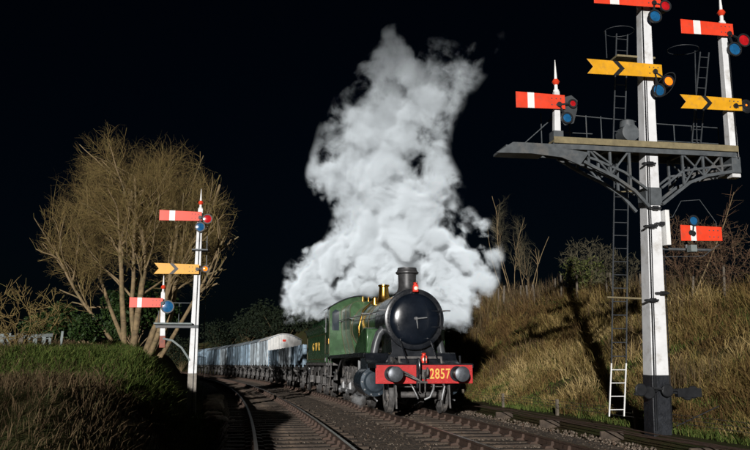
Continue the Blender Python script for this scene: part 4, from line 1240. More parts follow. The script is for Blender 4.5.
# ------------------------------------------------------------------ rodding and small things beside the right-hand track
rd = empty('point_rodding', (float(xc(14)) + 3.0, 14, -0.2))
tag(rd, 'long rusty point rods on low stools beside the right-hand track', 'rodding')
for k, u in enumerate((2.75, 2.95, 3.2)):
    pts = []
    for Y in np.arange(9, 46, 2.0):
        X, Yw = on_track(Y, u + 0.03 * math.sin(Y * 0.6 + k))
        pts.append((X - rd.location.x, Yw - rd.location.y, 0.20 + (0.02 * math.sin(Y * 1.1 + k)) - 0.03))
    MB().tube(pts, 0.014, 6).build('rod', m_rail, rd)
for Y in np.arange(10, 44, 3.4):
    X, Yw = on_track(Y, 2.97)
    a = math.atan2(1, float(slope(Y)))
    MB().box(-0.045, 0.045, -0.26, 0.26, -0.14, 0.12).build('rod_stool', m_sleeper, rd, bevel=0.02, loc=(X - rd.location.x, Yw - rd.location.y, 0), rot=(0, 0, a + random.uniform(-0.1, 0.1)))
wr = empty('signal_wire_run', (float(xc(16)) + 4.1, 16, -0.1))
tag(wr, 'thin signal wires on short stakes along the foot of the right bank', 'wire run')
for k in range(3):
    pts = []
    for Y in np.arange(8, 46, 1.5):
        X, Yw = on_track(Y, 4.05 + 0.10 * k)
        pts.append((X - wr.location.x, Yw - wr.location.y, 0.22 + 0.07 * k))
    MB().tube(pts, 0.007, 4).build('wire', m_wire, wr)
for Y in np.arange(9, 44, 4.5):
    X, Yw = on_track(Y, 4.15)
    MB().box(-0.035, 0.035, -0.035, 0.035, -0.2, 0.42).build('stake', m_oldwood, wr, loc=(X - wr.location.x, Yw - wr.location.y, 0), rot=(random.uniform(-.05, .05), random.uniform(-.05, .05), 0.3))

# blocks put in for lit ballast edges and sleeper ends by the left track
SB = [(-5.0, 22.0, 0.34, 'low brown block standing for lit ballast nearest the foot of the small white signal'),
      (-5.3, 24.2, 0.30, 'squat block standing for lit ballast just right of the small white signal'),
      (-5.75, 28.5, 0.42, 'pale block standing for lit ballast beside the left rail beyond the small signal'),
      (-6.4, 31.5, 0.40, 'farther pale block standing for lit ballast beside the left rail near the wagons'),
      (-7.6, 35.5, 0.45, 'farthest block standing for lit ballast beside the left rail')]
for X, Y, r, lab in SB:
    X = float(xc(Y)) - 5.55 + random.uniform(-0.15, 0.2)
    m = MB().lathe([(-0.12, r * 0.8), (0.0, r), (r * 0.45, r * 0.9), (r * 0.6, r * 0.6), (r * 0.62, 0.02)], (0, 0, 0), 'z', 9)
    m.v = [(x * random.uniform(0.85, 1.2), y * random.uniform(0.85, 1.15), z + random.uniform(-0.03, 0.03)) for x, y, z in m.v]
    o = m.build('lit_ballast_block', m_stone, None, bevel=0.02, loc=(X, Y, ground_z(X, Y) + 0.04), rot=(0, 0, random.uniform(0, 3)))
    tag(o, lab, 'stone', 'blocks standing for lit ballast beside the left rail')

# ------------------------------------------------------------------ vegetation
def tubes_mesh(name, segs, mat, parent, sides=4):
    """segs: array (N, 8): p0 xyz, p1 xyz, r0, r1"""
    S = np.asarray(segs, float)
    P0, P1, r0, r1 = S[:, :3], S[:, 3:6], S[:, 6], S[:, 7]
    D = P1 - P0
    D /= np.maximum(np.linalg.norm(D, axis=1, keepdims=True), 1e-6)
    ref = np.where(np.abs(D[:, 2:3]) < 0.9, np.array([[0, 0, 1.0]]), np.array([[1.0, 0, 0]]))
    A = np.cross(D, ref); A /= np.linalg.norm(A, axis=1, keepdims=True)
    B = np.cross(A, D)
    n = len(S)
    V = np.zeros((n, 2, sides, 3))
    for k in range(sides):
        t = 2 * math.pi * k / sides
        o = A * math.cos(t) + B * math.sin(t)
        V[:, 0, k] = P0 + o * r0[:, None]
        V[:, 1, k] = P1 + o * r1[:, None]
    base = (np.arange(n) * 2 * sides)[:, None]
    F = []
    for k in range(sides):
        k2 = (k + 1) % sides
        F.append(np.concatenate([base + k, base + k2, base + sides + k2, base + sides + k], 1))
    F = np.stack(F, 1).reshape(-1, 4)
    tint = np.repeat(RNG.random(n), 2 * sides)
    return np_mesh(name, V.reshape(-1, 3), F, mat, tint, parent, smooth=True)

def colonize(roots, attractors, step=0.28, infl=2.2, kill=0.42, iters=120):
    """roots: list of polylines (each list of points). Returns nodes, parents."""
    nodes, par = [], []
    for pl in roots:
        last = -1
        for p in pl:
            nodes.append(np.array(p, float)); par.append(last); last = len(nodes) - 1
    N = np.array(nodes); A = np.array(attractors)
    best = np.full(len(A), -1); bd = np.full(len(A), 1e9)
    def upd(start):
        nonlocal best, bd
        for i in range(start, len(N)):
            d = np.linalg.norm(A - N[i], axis=1)
            m = d < bd
            bd[m] = d[m]; best[m] = i
    upd(0)
    for it in range(iters):
        alive = bd > kill
        act = alive & (bd < infl)
        if not act.any():
            if not alive.any(): break
            act = alive & (bd < bd[alive].min() + 0.4)
        A = A[alive]; best = best[alive]; bd = bd[alive]; act = act[alive]
        ids = np.unique(best[act])
        new = []
        for i in ids:
            v = A[act & (best == i)] - N[i]
            v /= np.maximum(np.linalg.norm(v, axis=1, keepdims=True), 1e-6)
            dd = v.mean(0) + RNG.normal(0, 0.12, 3) + np.array([0, 0, 0.06])
            dd /= np.linalg.norm(dd) + 1e-9
            new.append(N[i] + dd * step); par.append(int(i))
        st = len(N)
        N = np.vstack([N, new])
        upd(st)
        if len(N) > 9000: break
    return N, par

def tree_segs(N, par, tip=0.006, expo=2.4, twigs=2, tl=0.45, rmax=0.2):
    n = len(N)
    acc = np.zeros(n); ch = np.zeros(n, int)
    for i in range(n - 1, -1, -1):
        if acc[i] == 0: acc[i] = tip ** expo
        if par[i] >= 0:
            acc[par[i]] += acc[i]; ch[par[i]] += 1
    rad = np.minimum(acc ** (1 / expo), rmax)
    segs, tw = [], []
    for i in range(n):
        p = par[i]
        if p < 0: continue
        segs.append((*N[p], *N[i], min(rad[p], rad[i] * 1.35), rad[i]))
        if rad[i] < 0.022:
            for _ in range(twigs if ch[i] else twigs + 2):
                d = (N[i] - N[p]); d /= np.linalg.norm(d) + 1e-9
                d = d + RNG.normal(0, 0.55, 3) + np.array([0, 0, 0.25]); d /= np.linalg.norm(d)
                l = tl * RNG.uniform(0.4, 1.2)
                m = N[i] + d * l * 0.5 + RNG.normal(0, 0.03, 3)
                e = m + (d + RNG.normal(0, 0.3, 3)) * l * 0.5
                tw.append((*N[i], *m, 0.0065, 0.005)); tw.append((*m, *e, 0.005, 0.003))
                for _ in range(2):
                    e2 = m + (d + RNG.normal(0, 0.6, 3)) * l * 0.4
                    tw.append((*m, *e2, 0.0045, 0.003))
    return segs, tw

def bare_tree(name, label, base, stems, attractors, twigm, barkm, cat='tree', group=None, step=0.28, tl=0.45, rmax=0.2, twigs=2, tip=0.006, infl=2.2, kill=0.42, expo=2.4):
    root = empty(name, base)
    N, par = colonize(stems, attractors, step=step, infl=infl, kill=kill)
    segs, tw = tree_segs(N, par, tip=tip, twigs=twigs, tl=tl, rmax=rmax, expo=expo)
    segs = np.array(segs)
    segs[:, :3] -= base; segs[:, 3:6] -= base
    big = segs[:, 6] > 0.035
    if big.any(): tubes_mesh('trunk', segs[big], barkm, root, 8)
    tw = np.array(tw) if tw else np.zeros((0, 8))
    if len(tw): tw[:, :3] -= base; tw[:, 3:6] -= base
    tubes_mesh('crown', np.vstack([segs[~big], tw]), twigm, root, 3)
    tag(root, label, cat, group)
    return root

# the big multi-stemmed bare tree on the left
TK = 28.5 / 32.0
TB = np.array([-9.3 * TK, 28.5, ground_z(-9.3 * TK, 28.5)])
def branchy_tree(name, label, base, stems, inside, twigm, barkm, cat='tree', nch=(11, 9, 7, 5), lens=(2.9, 1.5, 0.8, 0.42), rads=(0.036, 0.0125, 0.0058, 0.0032)):
    root = empty(name, tuple(base))
    fine = []
    def grow(p, d, L, r, lev, out, trop):
        lim = RNG.uniform(0.70, 1.14)
        n = max(2, int(L / (0.30, 0.28, 0.22, 0.18, 0.16)[lev]))
        st = L / n
        path = [p]
        for k in range(n):
            d = d + RNG.normal(0, (0.06, 0.11, 0.14, 0.18, 0.2)[lev], 3) + np.array([0, 0, trop])
            d = d / np.linalg.norm(d)
            q = p + d * st
            if lev > 0 and not inside(q, lim): break
            r1 = r * (1 - 0.62 * (k + 1) / n)
            r0 = r * (1 - 0.62 * k / n)
            (out if lev <= 1 else fine).append((*(p - base), *(q - base), r0, r1))
            p = q
            path.append((p, d))
            if lev < 4 and (k + 1) / n > (0.30 if lev == 0 else 0.15):
                m = nch[lev] / n / (0.70 if lev == 0 else 0.85)
                for _ in range(int(m) + (RNG.random() < m % 1)):
                    a = RNG.normal(0, 1, 3); a -= d * a.dot(d); a /= np.linalg.norm(a)
                    ang = RNG.uniform(0.45, 1.0)
                    nd_ = d * math.cos(ang) + a * math.sin(ang)
                    if lev == 0:
                        out_ = p - base - np.array([0.2, 0, 0]); out_[2] = 0
                        nd_ = nd_ + 0.35 * out_ / (np.linalg.norm(out_) + 0.3)
                    nd_ /= np.linalg.norm(nd_)
                    t = (k + 1) / n
                    grow(p, nd_, lens[lev] * RNG.uniform(0.6, 1.25) * (1.1 - 0.35 * t), min(rads[lev] * RNG.uniform(0.7, 1.3), r1 * 0.8), lev + 1, out, (0, 0.05, 0.06, 0.05, 0.03)[lev + 1])
    for (b0, dr, L, r) in stems:
        out = []
        grow(base + np.array(b0), np.array(dr) / np.linalg.norm(dr), L, r, 0, out, 0.012)
        tubes_mesh('trunk', out, barkm, root, 7)
    tubes_mesh('crown', fine, twigm, root, 3)
    tag(root, label, cat)
    return root
def in_dome(q, lim):
    dx, dy, dz = (q - np.array([-9.75 * TK, 28.6, 1.3 + 4.9 * TK])) / (np.array([4.0, 3.2, 5.0]) * TK)
    lump = 0.16 * math.sin(3.1 * math.atan2(dz, dx) + 1.0) + 0.10 * math.sin(7.3 * math.atan2(dz, dx) + 2 * dy)
    return dx * dx + dy * dy + dz * dz * (1.0 if dz > 0 else 1.7) < (1 + 0.6 * lump) * lim
branchy_tree('bare_tree', 'large bare multi-stemmed tree with a broad rounded twiggy crown on the left bank', TB, [
    ((-0.55, 0.0, -0.3), (-0.12, 0.02, 1), 6.4, 0.115), ((-0.40, 0.3, -0.3), (-0.48, 0.12, 1), 6.0, 0.09), ((-0.2, -0.25, -0.3), (0.14, -0.06, 1), 7.0, 0.13),
    ((0.12, 0.2, -0.3), (0.30, 0.06, 1), 6.8, 0.12), ((0.35, -0.1, -0.3), (0.40, -0.1, 1), 6.0, 0.105), ((-0.5, -0.3, -0.3), (-0.62, -0.15, 1), 5.0, 0.075),
    ((0.55, 0.3, -0.3), (0.18, 0.2, 1), 5.8, 0.11), ((0.75, 0.0, -0.3), (0.55, -0.05, 1), 4.8, 0.085), ((-0.05, 0.1, -0.3), (-0.25, -0.1, 1), 6.6, 0.10)], in_dome, m_twig, m_bark)

def simple_bush(name, label, X, Y, h, w, n, twigm, nst=6, group=None, z0=None, lean=0.0, cat='shrub', spread=0.5):
    base = np.array([X, Y, (ground_z(X, Y) if z0 is None else z0) - 0.05])
    stems = []
    for i in range(nst):
        a = RNG.uniform(0, 6.28)
        stems.append([base + np.array([math.cos(a) * 0.15 * t * w * spread * 2 + lean * t, math.sin(a) * 0.15 * t * w, h * 0.35 * t]) for t in np.linspace(0, 1, 6)])
    att = []
    while len(att) < n:
        p = RNG.uniform(-1, 1, 3)
        if np.linalg.norm(p) > 1: continue
        att.append(base + np.array([p[0] * w / 2 + lean * (0.6 + 0.5 * p[2]), p[1] * w / 2, h * 0.58 + p[2] * h * 0.42]))
    return bare_tree(name, label, base, stems, att, twigm, twigm, cat, group, step=0.15, tl=0.3, rmax=0.03, twigs=1, tip=0.004, infl=1.2, kill=0.22)

def at_y(px, py, Y):
    f, p = 800.0, math.atan(139 / 800)
    u, v = px - 375, -(py - 225)
    r = (u, -math.sin(p) * v + math.cos(p) * f, math.cos(p) * v + math.sin(p) * f)
    t = Y / r[1]
    return np.array([r[0] * t, Y, CAM_H + r[2] * t])

def leaf_cloud(name, pts, size, mat, parent):
    P = np.asarray(pts); n = len(P)
    a = RNG.normal(0, 1, (n, 3)); a /= np.linalg.norm(a, axis=1, keepdims=True)
    b = np.cross(a, RNG.normal(0, 1, (n, 3))); b /= np.linalg.norm(b, axis=1, keepdims=True)
    s = size * RNG.uniform(0.6, 1.4, (n, 1))
    V = np.stack([P - a * s, P + b * s * 0.45, P + a * s, P - b * s * 0.45], 1).reshape(-1, 3)
    F = np.arange(n * 4).reshape(-1, 4)
    return np_mesh(name, V, F, mat, np.repeat(RNG.random(n), 4), parent)

def leafy_bush(name, label, X, Y, h, w, n, mat, size=0.06, cat='bush', group=None, z0=None, lumps=14):
    base = np.array([X, Y, (ground_z(X, Y) if z0 is None else z0) - 0.05])
    root = empty(name, base)
    pts = []
    cl = []
    for i in range(lumps):
        p = RNG.normal(0, 1, 3); p /= np.linalg.norm(p); p *= RNG.uniform(0.25, 0.8)
        cl.append((np.array([p[0] * w / 2, p[1] * w / 2, h * 0.52 + p[2] * h * 0.45]), RNG.uniform(0.16, 0.30) * min(w, h)))
    for i in range(n):
        c, r = cl[RNG.integers(lumps)]
        q = RNG.normal(0, 1, 3); q /= np.linalg.norm(q); q *= r * RNG.uniform(0.3, 1.0) ** 0.5
        v = c + q
        if v[2] > 0.02: pts.append(v)
    leaf_cloud('crown', pts, size, mat, root)
    tr = []
    for c, r in cl:
        tr.append((0, 0, 0, *(c * 0.5 + RNG.normal(0, 0.05, 3)), 0.03, 0.02)); tr.append((*tr[-1][3:6], *c, 0.02, 0.008))
    tubes_mesh('trunk', tr, m_bark, root, 5)
    tag(root, label, cat, group)
    return root

# left-hand side shrubs
p = at_y(88, 340, 21.5)
leafy_bush('evergreen_bush', 'dark green evergreen bush left of the bare tree trunks', p[0], 21.5, 1.15, 1.1, 2600, m_leafdark, 0.05)
p = at_y(135, 340, 34)
leafy_bush('ivy_bush', 'dark ivy mass behind the bare tree trunks', p[0], 34, 3.0, 4.0, 5200, m_leafdark, 0.09)
p = at_y(52, 340, 37)
leafy_bush('ivy_bush', 'very dark low evergreen behind the broken paling fence', p[0], 37, 2.4, 3.6, 4000, m_leafdark, 0.09)
p = at_y(18, 345, 13.5)
simple_bush('twiggy_shrub', 'pale twiggy bare shrub at the far left edge above the paling fence', p[0], 13.5, 1.1, 1.5, 420, m_twig, 7)
p = at_y(225, 330, 44)

# saplings and shrubs along the right-hand bank
def crest_y(px):
    k = (px - 375) / 812.0
    best = None
    for Y in np.arange(18, 90, 0.25):
        X = k * Y
        u = (X - float(xc(Y))) / math.hypot(1, float(slope(Y)))
        if u > 11.9: return Y
    return 60
for px, h, w, lab in ((512, 7.2, 2.8, 'tall thin bare sapling right of the steam on the bank'), (531, 4.2, 1.7, 'short bare sapling right of the tall thin one on the bank')):
    Y = crest_y(px) + 0.5
    X = (px - 375) / 812 * Y
    bs = np.array([X, Y, ground_z(X, Y) - 0.1])
    def in_spire(q, lim, bs=bs, h=h, w=w):
        t = (q[2] - bs[2]) / h
        return 0 < t < 1 and math.hypot(q[0] - bs[0], q[1] - bs[1]) < w / 2 * (0.25 + 1.1 * t) * min(1, 2.6 * (1.02 - t)) * lim
    branchy_tree('bare_sapling', lab, bs, [((0, 0, 0), (0.02, 0, 1), h * 0.95, 0.035), ((-0.15, 0.1, 0), (-0.22, 0.1, 1), h * 0.8, 0.025), ((0.15, 0, 0), (0.2, -0.1, 1), h * 0.75, 0.025), ((0.05, 0.15, 0), (0.08, 0.2, 1), h * 0.7, 0.02)], in_spire, m_twiggrey, m_bark, cat='sapling', nch=(14, 8, 4, 2), lens=(1.7, 0.8, 0.4, 0.2), rads=(0.014, 0.008, 0.006, 0.005))
Y = crest_y(590) + 1.0
leafy_bush('leafy_bush', 'olive green leafy bush on the crest left of the ladder', (590 - 375) / 812 * Y, Y, 2.4, 2.6, 1500, m_leafmid, 0.07)
simple_bush('twiggy_shrub', 'twiggy shrub growing through the olive bush left of the ladder', (596 - 375) / 812 * Y, Y + 0.3, 2.9, 3.0, 420, m_twiggrey, 7)
Y = crest_y(630)
simple_bush('twiggy_shrub', 'bare shrub behind the ladder on the crest of the right bank', (628 - 375) / 812 * Y, Y + 0.6, 2.0, 2.4, 360, m_twiggrey, 7)
Y = crest_y(700)
simple_bush('twiggy_shrub', 'tangled reddish bare bush behind the lowest red arm', (700 - 375) / 812 * Y, Y + 0.5, 3.0, 2.8, 620, m_twigred, 9)
Y = crest_y(738)
simple_bush('twiggy_shrub', 'reddish bare thicket at the right edge behind the fence', (742 - 375) / 812 * Y, Y + 0.7, 2.8, 2.4, 420, m_twigred, 8)
# pale leaning sapling
Y = crest_y(710) - 0.3
q0, q1, q2 = at_y(688, 282, Y), at_y(712, 255, Y), at_y(734, 192, Y)
lb = np.array([q0[0], Y, ground_z(q0[0], Y) - 0.05])
ro_ = empty('leaning_sapling', lb)
sg = []
pts = [lb, q1 * 0.98 + lb * 0.02, (q1 + q2) / 2 + np.array([0.05, 0, 0]), q2]
for a, b, r0, r1 in zip(pts[:-1], pts[1:], (0.035, 0.028, 0.02), (0.028, 0.02, 0.01)):
    sg.append((*(a - lb), *(b - lb), r0, r1))
tubes_mesh('trunk', sg, m_bark, ro_, 6)
sg = []
for i in range(40):
    t = RNG.uniform(0.4, 1)
    o = lb + (q2 - lb) * t
    d_ = RNG.normal(0, 0.25, 3) + np.array([0.1, 0, 0.3])
    sg.append((*(o - lb), *(o + d_ - lb), 0.008, 0.003))
tubes_mesh('crown', sg, m_twigred, ro_, 3)
tag(ro_, 'pale slender sapling leaning right behind the lowest red arm', 'sapling')

# fence along the crest of the right bank
fe = empty('fence', (*at_y(600, 290, 36)[:2], 4.5))
tag(fe, 'rough weathered post and wire fence along the crest of the right bank', 'fence')
Ys = list(np.cumsum(np.concatenate([[20.0], RNG.uniform(0.9, 2.3, 26)])))
wp = []
for i, Y in enumerate(Ys):
    u = 11.6 + 0.2 * math.sin(i * 2.1)
    X, _ = upos(u, Y); X = float(X)
    z = ground_z(X, Y)
    h = random.uniform(0.95, 1.45)
    r = random.uniform(0.035, 0.08)
    m = MB().tube([(0, 0, -0.3), (random.uniform(-.03, .03), 0, h * 0.5), (random.uniform(-.05, .05), 0, h)], [r * 1.1, r, r * 0.85], 7)
    m.build('post', m_oldwood, fe, loc=(X - fe.location.x, Y - fe.location.y, z - fe.location.z), rot=(random.uniform(-.08, .08), random.uniform(-.12, .12), random.uniform(0, 3)))
    wp.append((X - fe.location.x, Y - fe.location.y, z - fe.location.z))
for dz in (0.35, 0.65, 0.95):
    MB().tube([(x, y, z + dz) for x, y, z in wp], 0.006, 4).build('wire', m_wire, fe)

# broken paling fence on the left
pf = empty('paling_fence', (*at_y(30, 350, 15.5)[:2], 1.35))
tag(pf, 'broken low fence of pale weathered boards at the left edge', 'fence')
for i, (px, top, w) in enumerate(((2, 340, 0.10), (8, 341, 0.10), (20, 338, 0.13), (28, 342, 0.07), (34, 340, 0.09), (43, 339, 0.09), (49, 343, 0.06), (55, 333, 0.08), (61, 331, 0.05))):
    Yp = 15.5 + 0.02 * px
    q = at_y(px, top, Yp)
    g_ = ground_z(q[0], Yp)
    o = MB().box(-w / 2, w / 2, -0.015, 0.015, -0.1, max(0.35, q[2] - g_)).build('paling', m_palewood if i != 2 else m_oldwood, pf, bevel=0.006)
    o.location = (q[0] - pf.location.x, Yp - pf.location.y, g_ - pf.location.z)
    o.rotation_euler = (random.uniform(-.1, .1), random.uniform(-.1, .1) - (0.2 if i == 7 else 0), 0.15)
for z0, z1 in ((339, 345), (346, 349)):
    a, b = at_y(-20, z0, 15.6), at_y(52, z0 - 4, 16.6)
    mm = MB().tube([tuple(a - np.array(pf.location)), tuple(b - np.array(pf.location))], 0.05, 4)
    mm.build('fence_rail', m_palewood, pf)

# grass and dead growth
def blades(name, label, U, Y, h, w, lean, leandir, mat, tint, curl=0.5, z_off=-0.03):
    n = len(U)
    sl_ = slope(Y)
    X = xc(Y) + U * np.hypot(1, sl_)
    Z = terrain(U, Y) + z_off
    B = np.stack([X, Y, Z], 1)
    ang = RNG.uniform(0, 2 * math.pi, n)
    side = np.stack([np.cos(ang), np.sin(ang), np.zeros(n)], 1) * (w[:, None] / 2)
    ld = leandir + RNG.normal(0, 0.6, (n, 2))
    ld = np.concatenate([ld, np.zeros((n, 1))], 1)
    up = np.array([0, 0, 1.0])
    mid = B + up * (h * 0.55)[:, None] + ld * (lean * h * 0.30)[:, None]
    tip = B + up * (h * (1 - 0.35 * np.minimum(lean, 1.5)))[:, None] + ld * (lean * h * (0.55 + 0.5 * curl))[:, None]
    V = np.stack([B - side, B + side, mid - side * 0.7, mid + side * 0.7, tip], 1).reshape(-1, 3)
    k = (np.arange(n) * 5)[:, None]
    F = np.concatenate([k + np.array([[0, 1, 3]]), k + np.array([[0, 3, 2]]), k + np.array([[2, 3, 4]])], 0)
    o = np_mesh(name, V, F, mat, np.repeat(tint, 5))
    tag(o, label, 'grass', kind='stuff')
    return o

def scatter(n, u0, u1, y0, y1, power=2.0):
    # more blades near the camera
    t = RNG.random(n)
    Y = y0 * (y1 / y0) ** t
    U = RNG.uniform(u0, u1, n)
    return U, Y
# right bank: tussocks, each a spray of blades with its own colour
nT = 4200
Uc, Yc_ = scatter(nT, 4.7, 13.2, 13, 75)
ht = (0.20 + 0.40 * RNG.random(nT) ** 1.5) * (0.6 + 0.6 * sstep(5, 8, Uc)) * (0.7 + 0.6 * vnoise(Uc * 0.4 + 3, Yc_ * 0.4))
tt = np.clip(vnoise(Uc * 0.45 + 90, Yc_ * 0.45) * 1.15 - 0.15 - 0.3 * sstep(34, 46, Yc_) + RNG.normal(0, 0.22, nT), 0, 1)
nb_ = 26
ang = RNG.uniform(0, 6.283, (nT, nb_)); rad_ = np.abs(RNG.normal(0, 1, (nT, nb_))) * (0.05 + 0.22 * ht[:, None])
U = (Uc[:, None] + rad_ * np.cos(ang)).ravel(); Y = (Yc_[:, None] + rad_ * np.sin(ang)).ravel()
ld_ = np.stack([np.cos(ang), np.sin(ang)], -1).reshape(-1, 2) * 0.7 + np.array([-0.25, -0.1])
h = (ht[:, None] * RNG.uniform(0.6, 1.35, (nT, nb_))).ravel()
blades('dead_grass', 'straw and brown dead grass tussocks on the right bank', U, Y, h * 1.35, 0.013 * RNG.uniform(.6, 1.5, len(U)) * (0.7 + Y / 50), RNG.uniform(0.4, 1.6, len(U)), ld_, m_straw, np.clip(np.repeat(tt, nb_) + RNG.normal(0, 0.08, len(U)), 0, 1))
U, Y = scatter(100000, 4.2, 12.8, 12, 70)
dens = vnoise(U * 0.5 + 70, Y * 0.5) + 0.25 * RNG.random(len(U)) - 0.15 * sstep(6.5, 9.5, U)
k = dens > 0.44
U, Y = U[k], Y[k]
blades('green_grass', 'short green grass on the right bank', U, Y, RNG.uniform(0.06, 0.30, len(U)), np.full(len(U), 0.013) * (0.7 + Y / 50), RNG.uniform(0.2, 1.0, len(U)), np.array([-0.3, -0.3]), m_ggrass, np.clip(RNG.normal(0.45, 0.28, len(U)), 0, 1))
# tall dead stems behind the locomotive on the right bank
U, Y = scatter(16000, 6.0, 13.2, 20, 75)
k = (vnoise(U * 0.6 + 11, Y * 0.6) + 0.35 * sstep(9.5, 12, U) + 0.25 * sstep(36, 46, Y) > 0.72)
U, Y = U[k], Y[k]
blades('dead_stems', 'tall brown dead stems standing on the right bank', U, Y, RNG.uniform(0.6, 1.5, len(U)), np.full(len(U), 0.02) * (0.6 + Y / 60), RNG.uniform(0.05, 0.5, len(U)), np.array([0.0, 0.0]), m_bracken, RNG.random(len(U)))
# left mound
U, Y = scatter(64000, -11.5, -5.1, 2.4, 24)
k = (vnoise(U * 1.1 + 5, Y * 1.1) > 0.10) & ~((Y > 11.3 + 2.0 * vnoise(U * 1.3, Y * 1.3)) & (U < -5.3) & (U > -8.2) & (RNG.random(len(U)) > 0.10))
U, Y = U[k], Y[k]
h = RNG.uniform(0.10, 0.42, len(U)) * (0.55 + 0.45 * sstep(4, 14, Y))
blades('dead_bracken', 'tangled brown dead bracken over the left bank', U, Y, h, np.full(len(U), 0.0011) * (2.0 + 0.6 * Y) * RNG.uniform(.5, 1.6, len(U)), RNG.uniform(0.5, 1.7, len(U)), np.array([0.3, -0.35]), m_bracken, RNG.random(len(U)))
U, Y = scatter(66000, -9.0, -5.2, 11.0, 26)
k = (vnoise(U * 0.7 + 50, Y * 0.7) > 0.25)
U, Y = U[k], Y[k]
blades('green_grass', 'long green grass on top of the left bank', U, Y, RNG.uniform(0.10, 0.32, len(U)), np.full(len(U), 0.012), RNG.uniform(0.5, 1.4, len(U)), np.array([0.4, -0.5]), m_ggrass, np.clip(RNG.normal(0.4, 0.25, len(U)), 0, 1))

# ------------------------------------------------------------------ added foliage out of view that keeps the distance and the foreground in shade
names = ['nearest', 'second', 'third', 'farthest']
for k, (X, Y, h_, w_) in enumerate(((-25.5, 27, 14, 8), (-32, 28, 16, 9), (-40, 27, 18, 11), (-49, 28, 19, 12))):  # unseen trees added to dim the far wagons
    leafy_bush('shade_tree', '%s added shade tree outside the left edge of the view' % names[k], X, Y, h_, w_, 3000, m_leafdark, 0.22, cat='tree', group='added shade trees outside the left edge', lumps=44)
for k, (X, h_) in enumerate(((-13.5, 5.1), (-10.5, 4.9), (-7.6, 5.0), (-4.8, 4.6), (-2.0, 4.7), (0.8, 4.4))):  # unseen bushes added to shade the foreground track
    leafy_bush('shade_bush', '%s added shade bush behind the photographer' % ['first', 'second', 'third', 'fourth', 'fifth', 'sixth'][k], X, -14.0, h_, 3.6, 5200, m_leafdark, 0.11, group='added shade bushes behind the photographer', lumps=30)
# near-black foliage added to darken the lit far bank behind the wagons
names = ['nearest', 'second nearest', 'third nearest', 'fourth nearest', 'fifth nearest', 'sixth nearest', 'seventh nearest', 'eighth nearest', 'ninth nearest', 'farthest']
for k, (u, Y, h_, w_) in enumerate(((8.5, 66, 3.4, 6), (10.5, 73, 4.5, 8), (11.5, 80, 4.0, 8), (9.0, 90, 5.0, 8), (11.0, 100, 5.0, 9), (9.0, 110, 6.0, 9), (10.0, 121, 6.5, 10), (9.0, 133, 7.0, 10), (8.0, 146, 7.5, 11), (4.0, 162, 8.0, 12))):
    X = float(upos(u, Y)[0])
    leafy_bush('darkening_tree', '%s added near-black tree of the darkening row on the bank behind the wagons' % names[k], X, Y, h_, w_, 2600, m_leafunlit, 0.22, cat='tree', group='added darkening trees behind the wagons', lumps=20)

# ------------------------------------------------------------------ steam
def steam_y(x): return 29.8 - 1.15 * x        # the cloud trails back along the train
SIL = [(40, 378, 398), (52, 360, 412), (64, 342, 470), (75, 334, 500), (95, 324, 494), (118, 318, 474), (142, 311, 456), (165, 307, 446), (185, 322, 450), (205, 333, 466), (225, 326, 476), (242, 298, 486), (258, 288, 491), (275, 287, 493), (292, 284, 490), (303, 284, 484), (316, 288, 478), (330, 296, 472)]
def at_sheet(px, py):
    Y = 28.0
    for _ in range(12):
        q = at_y(px, py, Y); Y = steam_y(q[0])
    return at_y(px, py, Y)
rows = []
for y, a, b in SIL:
    A_, B_ = at_sheet(a, y), at_sheet(b, y)
    rows.append(((A_[2] + B_[2]) / 2, A_[0], B_[0]))
rows.sort()
zmin, zmax = rows[0][0], rows[-1][0]
ORG = np.array(on_track(Y_at(S0 + 2.0)) + (4.05,))
hull_v, hull_f = [], []
SEG = 32
def half_depth(z): return float(np.interp(z, [2.4, 3.6, 5.0, 7.0, 9.0, 11.0, 12.3], [1.2, 1.9, 2.4, 2.2, 2.0, 1.7, 0.7]))
allr = [(zmin - 0.25, rows[0][1] + 0.6, rows[0][2] - 0.3)] + rows + [(zmax + 0.35, rows[-1][1] + 0.1, rows[-1][2] - 0.1)]
for z, a, b in allr:
    c, hw = (a + b) / 2, (b - a) / 2 * 1.10 + 0.15
    dp_ = half_depth(z) * 1.2
    for i in range(SEG):
        t = 2 * math.pi * i / SEG
        x_ = c + hw * math.cos(t)
        fr_ = dp_ if math.sin(t) > 0 or not 4.0 < z < 6.6 else max(dp_, steam_y(c) - 22.5)
        hull_v.append((x_ - ORG[0], steam_y(x_) + fr_ * math.sin(t) - ORG[1], z - ORG[2]))
nr = len(allr)
for j in range(nr - 1):
    for i in range(SEG):
        hull_f.append((j * SEG + i, j * SEG + (i + 1) % SEG, (j + 1) * SEG + (i + 1) % SEG, (j + 1) * SEG + i))
hull_f.append(tuple(range(SEG))[::-1])
hull_f.append(tuple(range((nr - 1) * SEG, nr * SEG)))
ms = bpy.data.materials.new('steam')
ms.use_nodes = True
nt = ms.node_tree
nt.nodes.clear()
def nd(t, **kw):
    n = nt.nodes.new(t)
    for k_, v_ in kw.items(): setattr(n, k_, v_)
    return n
def mth(op, a, b=None, c=None, clamp=False):
    n = nd('ShaderNodeMath', operation=op, use_clamp=clamp)
    for i, q in enumerate((a, b, c)):
        if q is None: continue
        if isinstance(q, (int, float)): n.inputs[i].default_value = q
        else: nt.links.new(q, n.inputs[i])
    return n.outputs[0]
def smooth(x, a, b):
    n = nd('ShaderNodeMapRange', interpolation_type='SMOOTHSTEP')
    nt.links.new(x, n.inputs[0])
    n.inputs[1].default_value, n.inputs[2].default_value = a, b
    return n.outputs[0]
tc = nd('ShaderNodeTexCoord')
sep = nd('ShaderNodeSeparateXYZ')
nt.links.new(tc.outputs['Object'], sep.inputs[0])
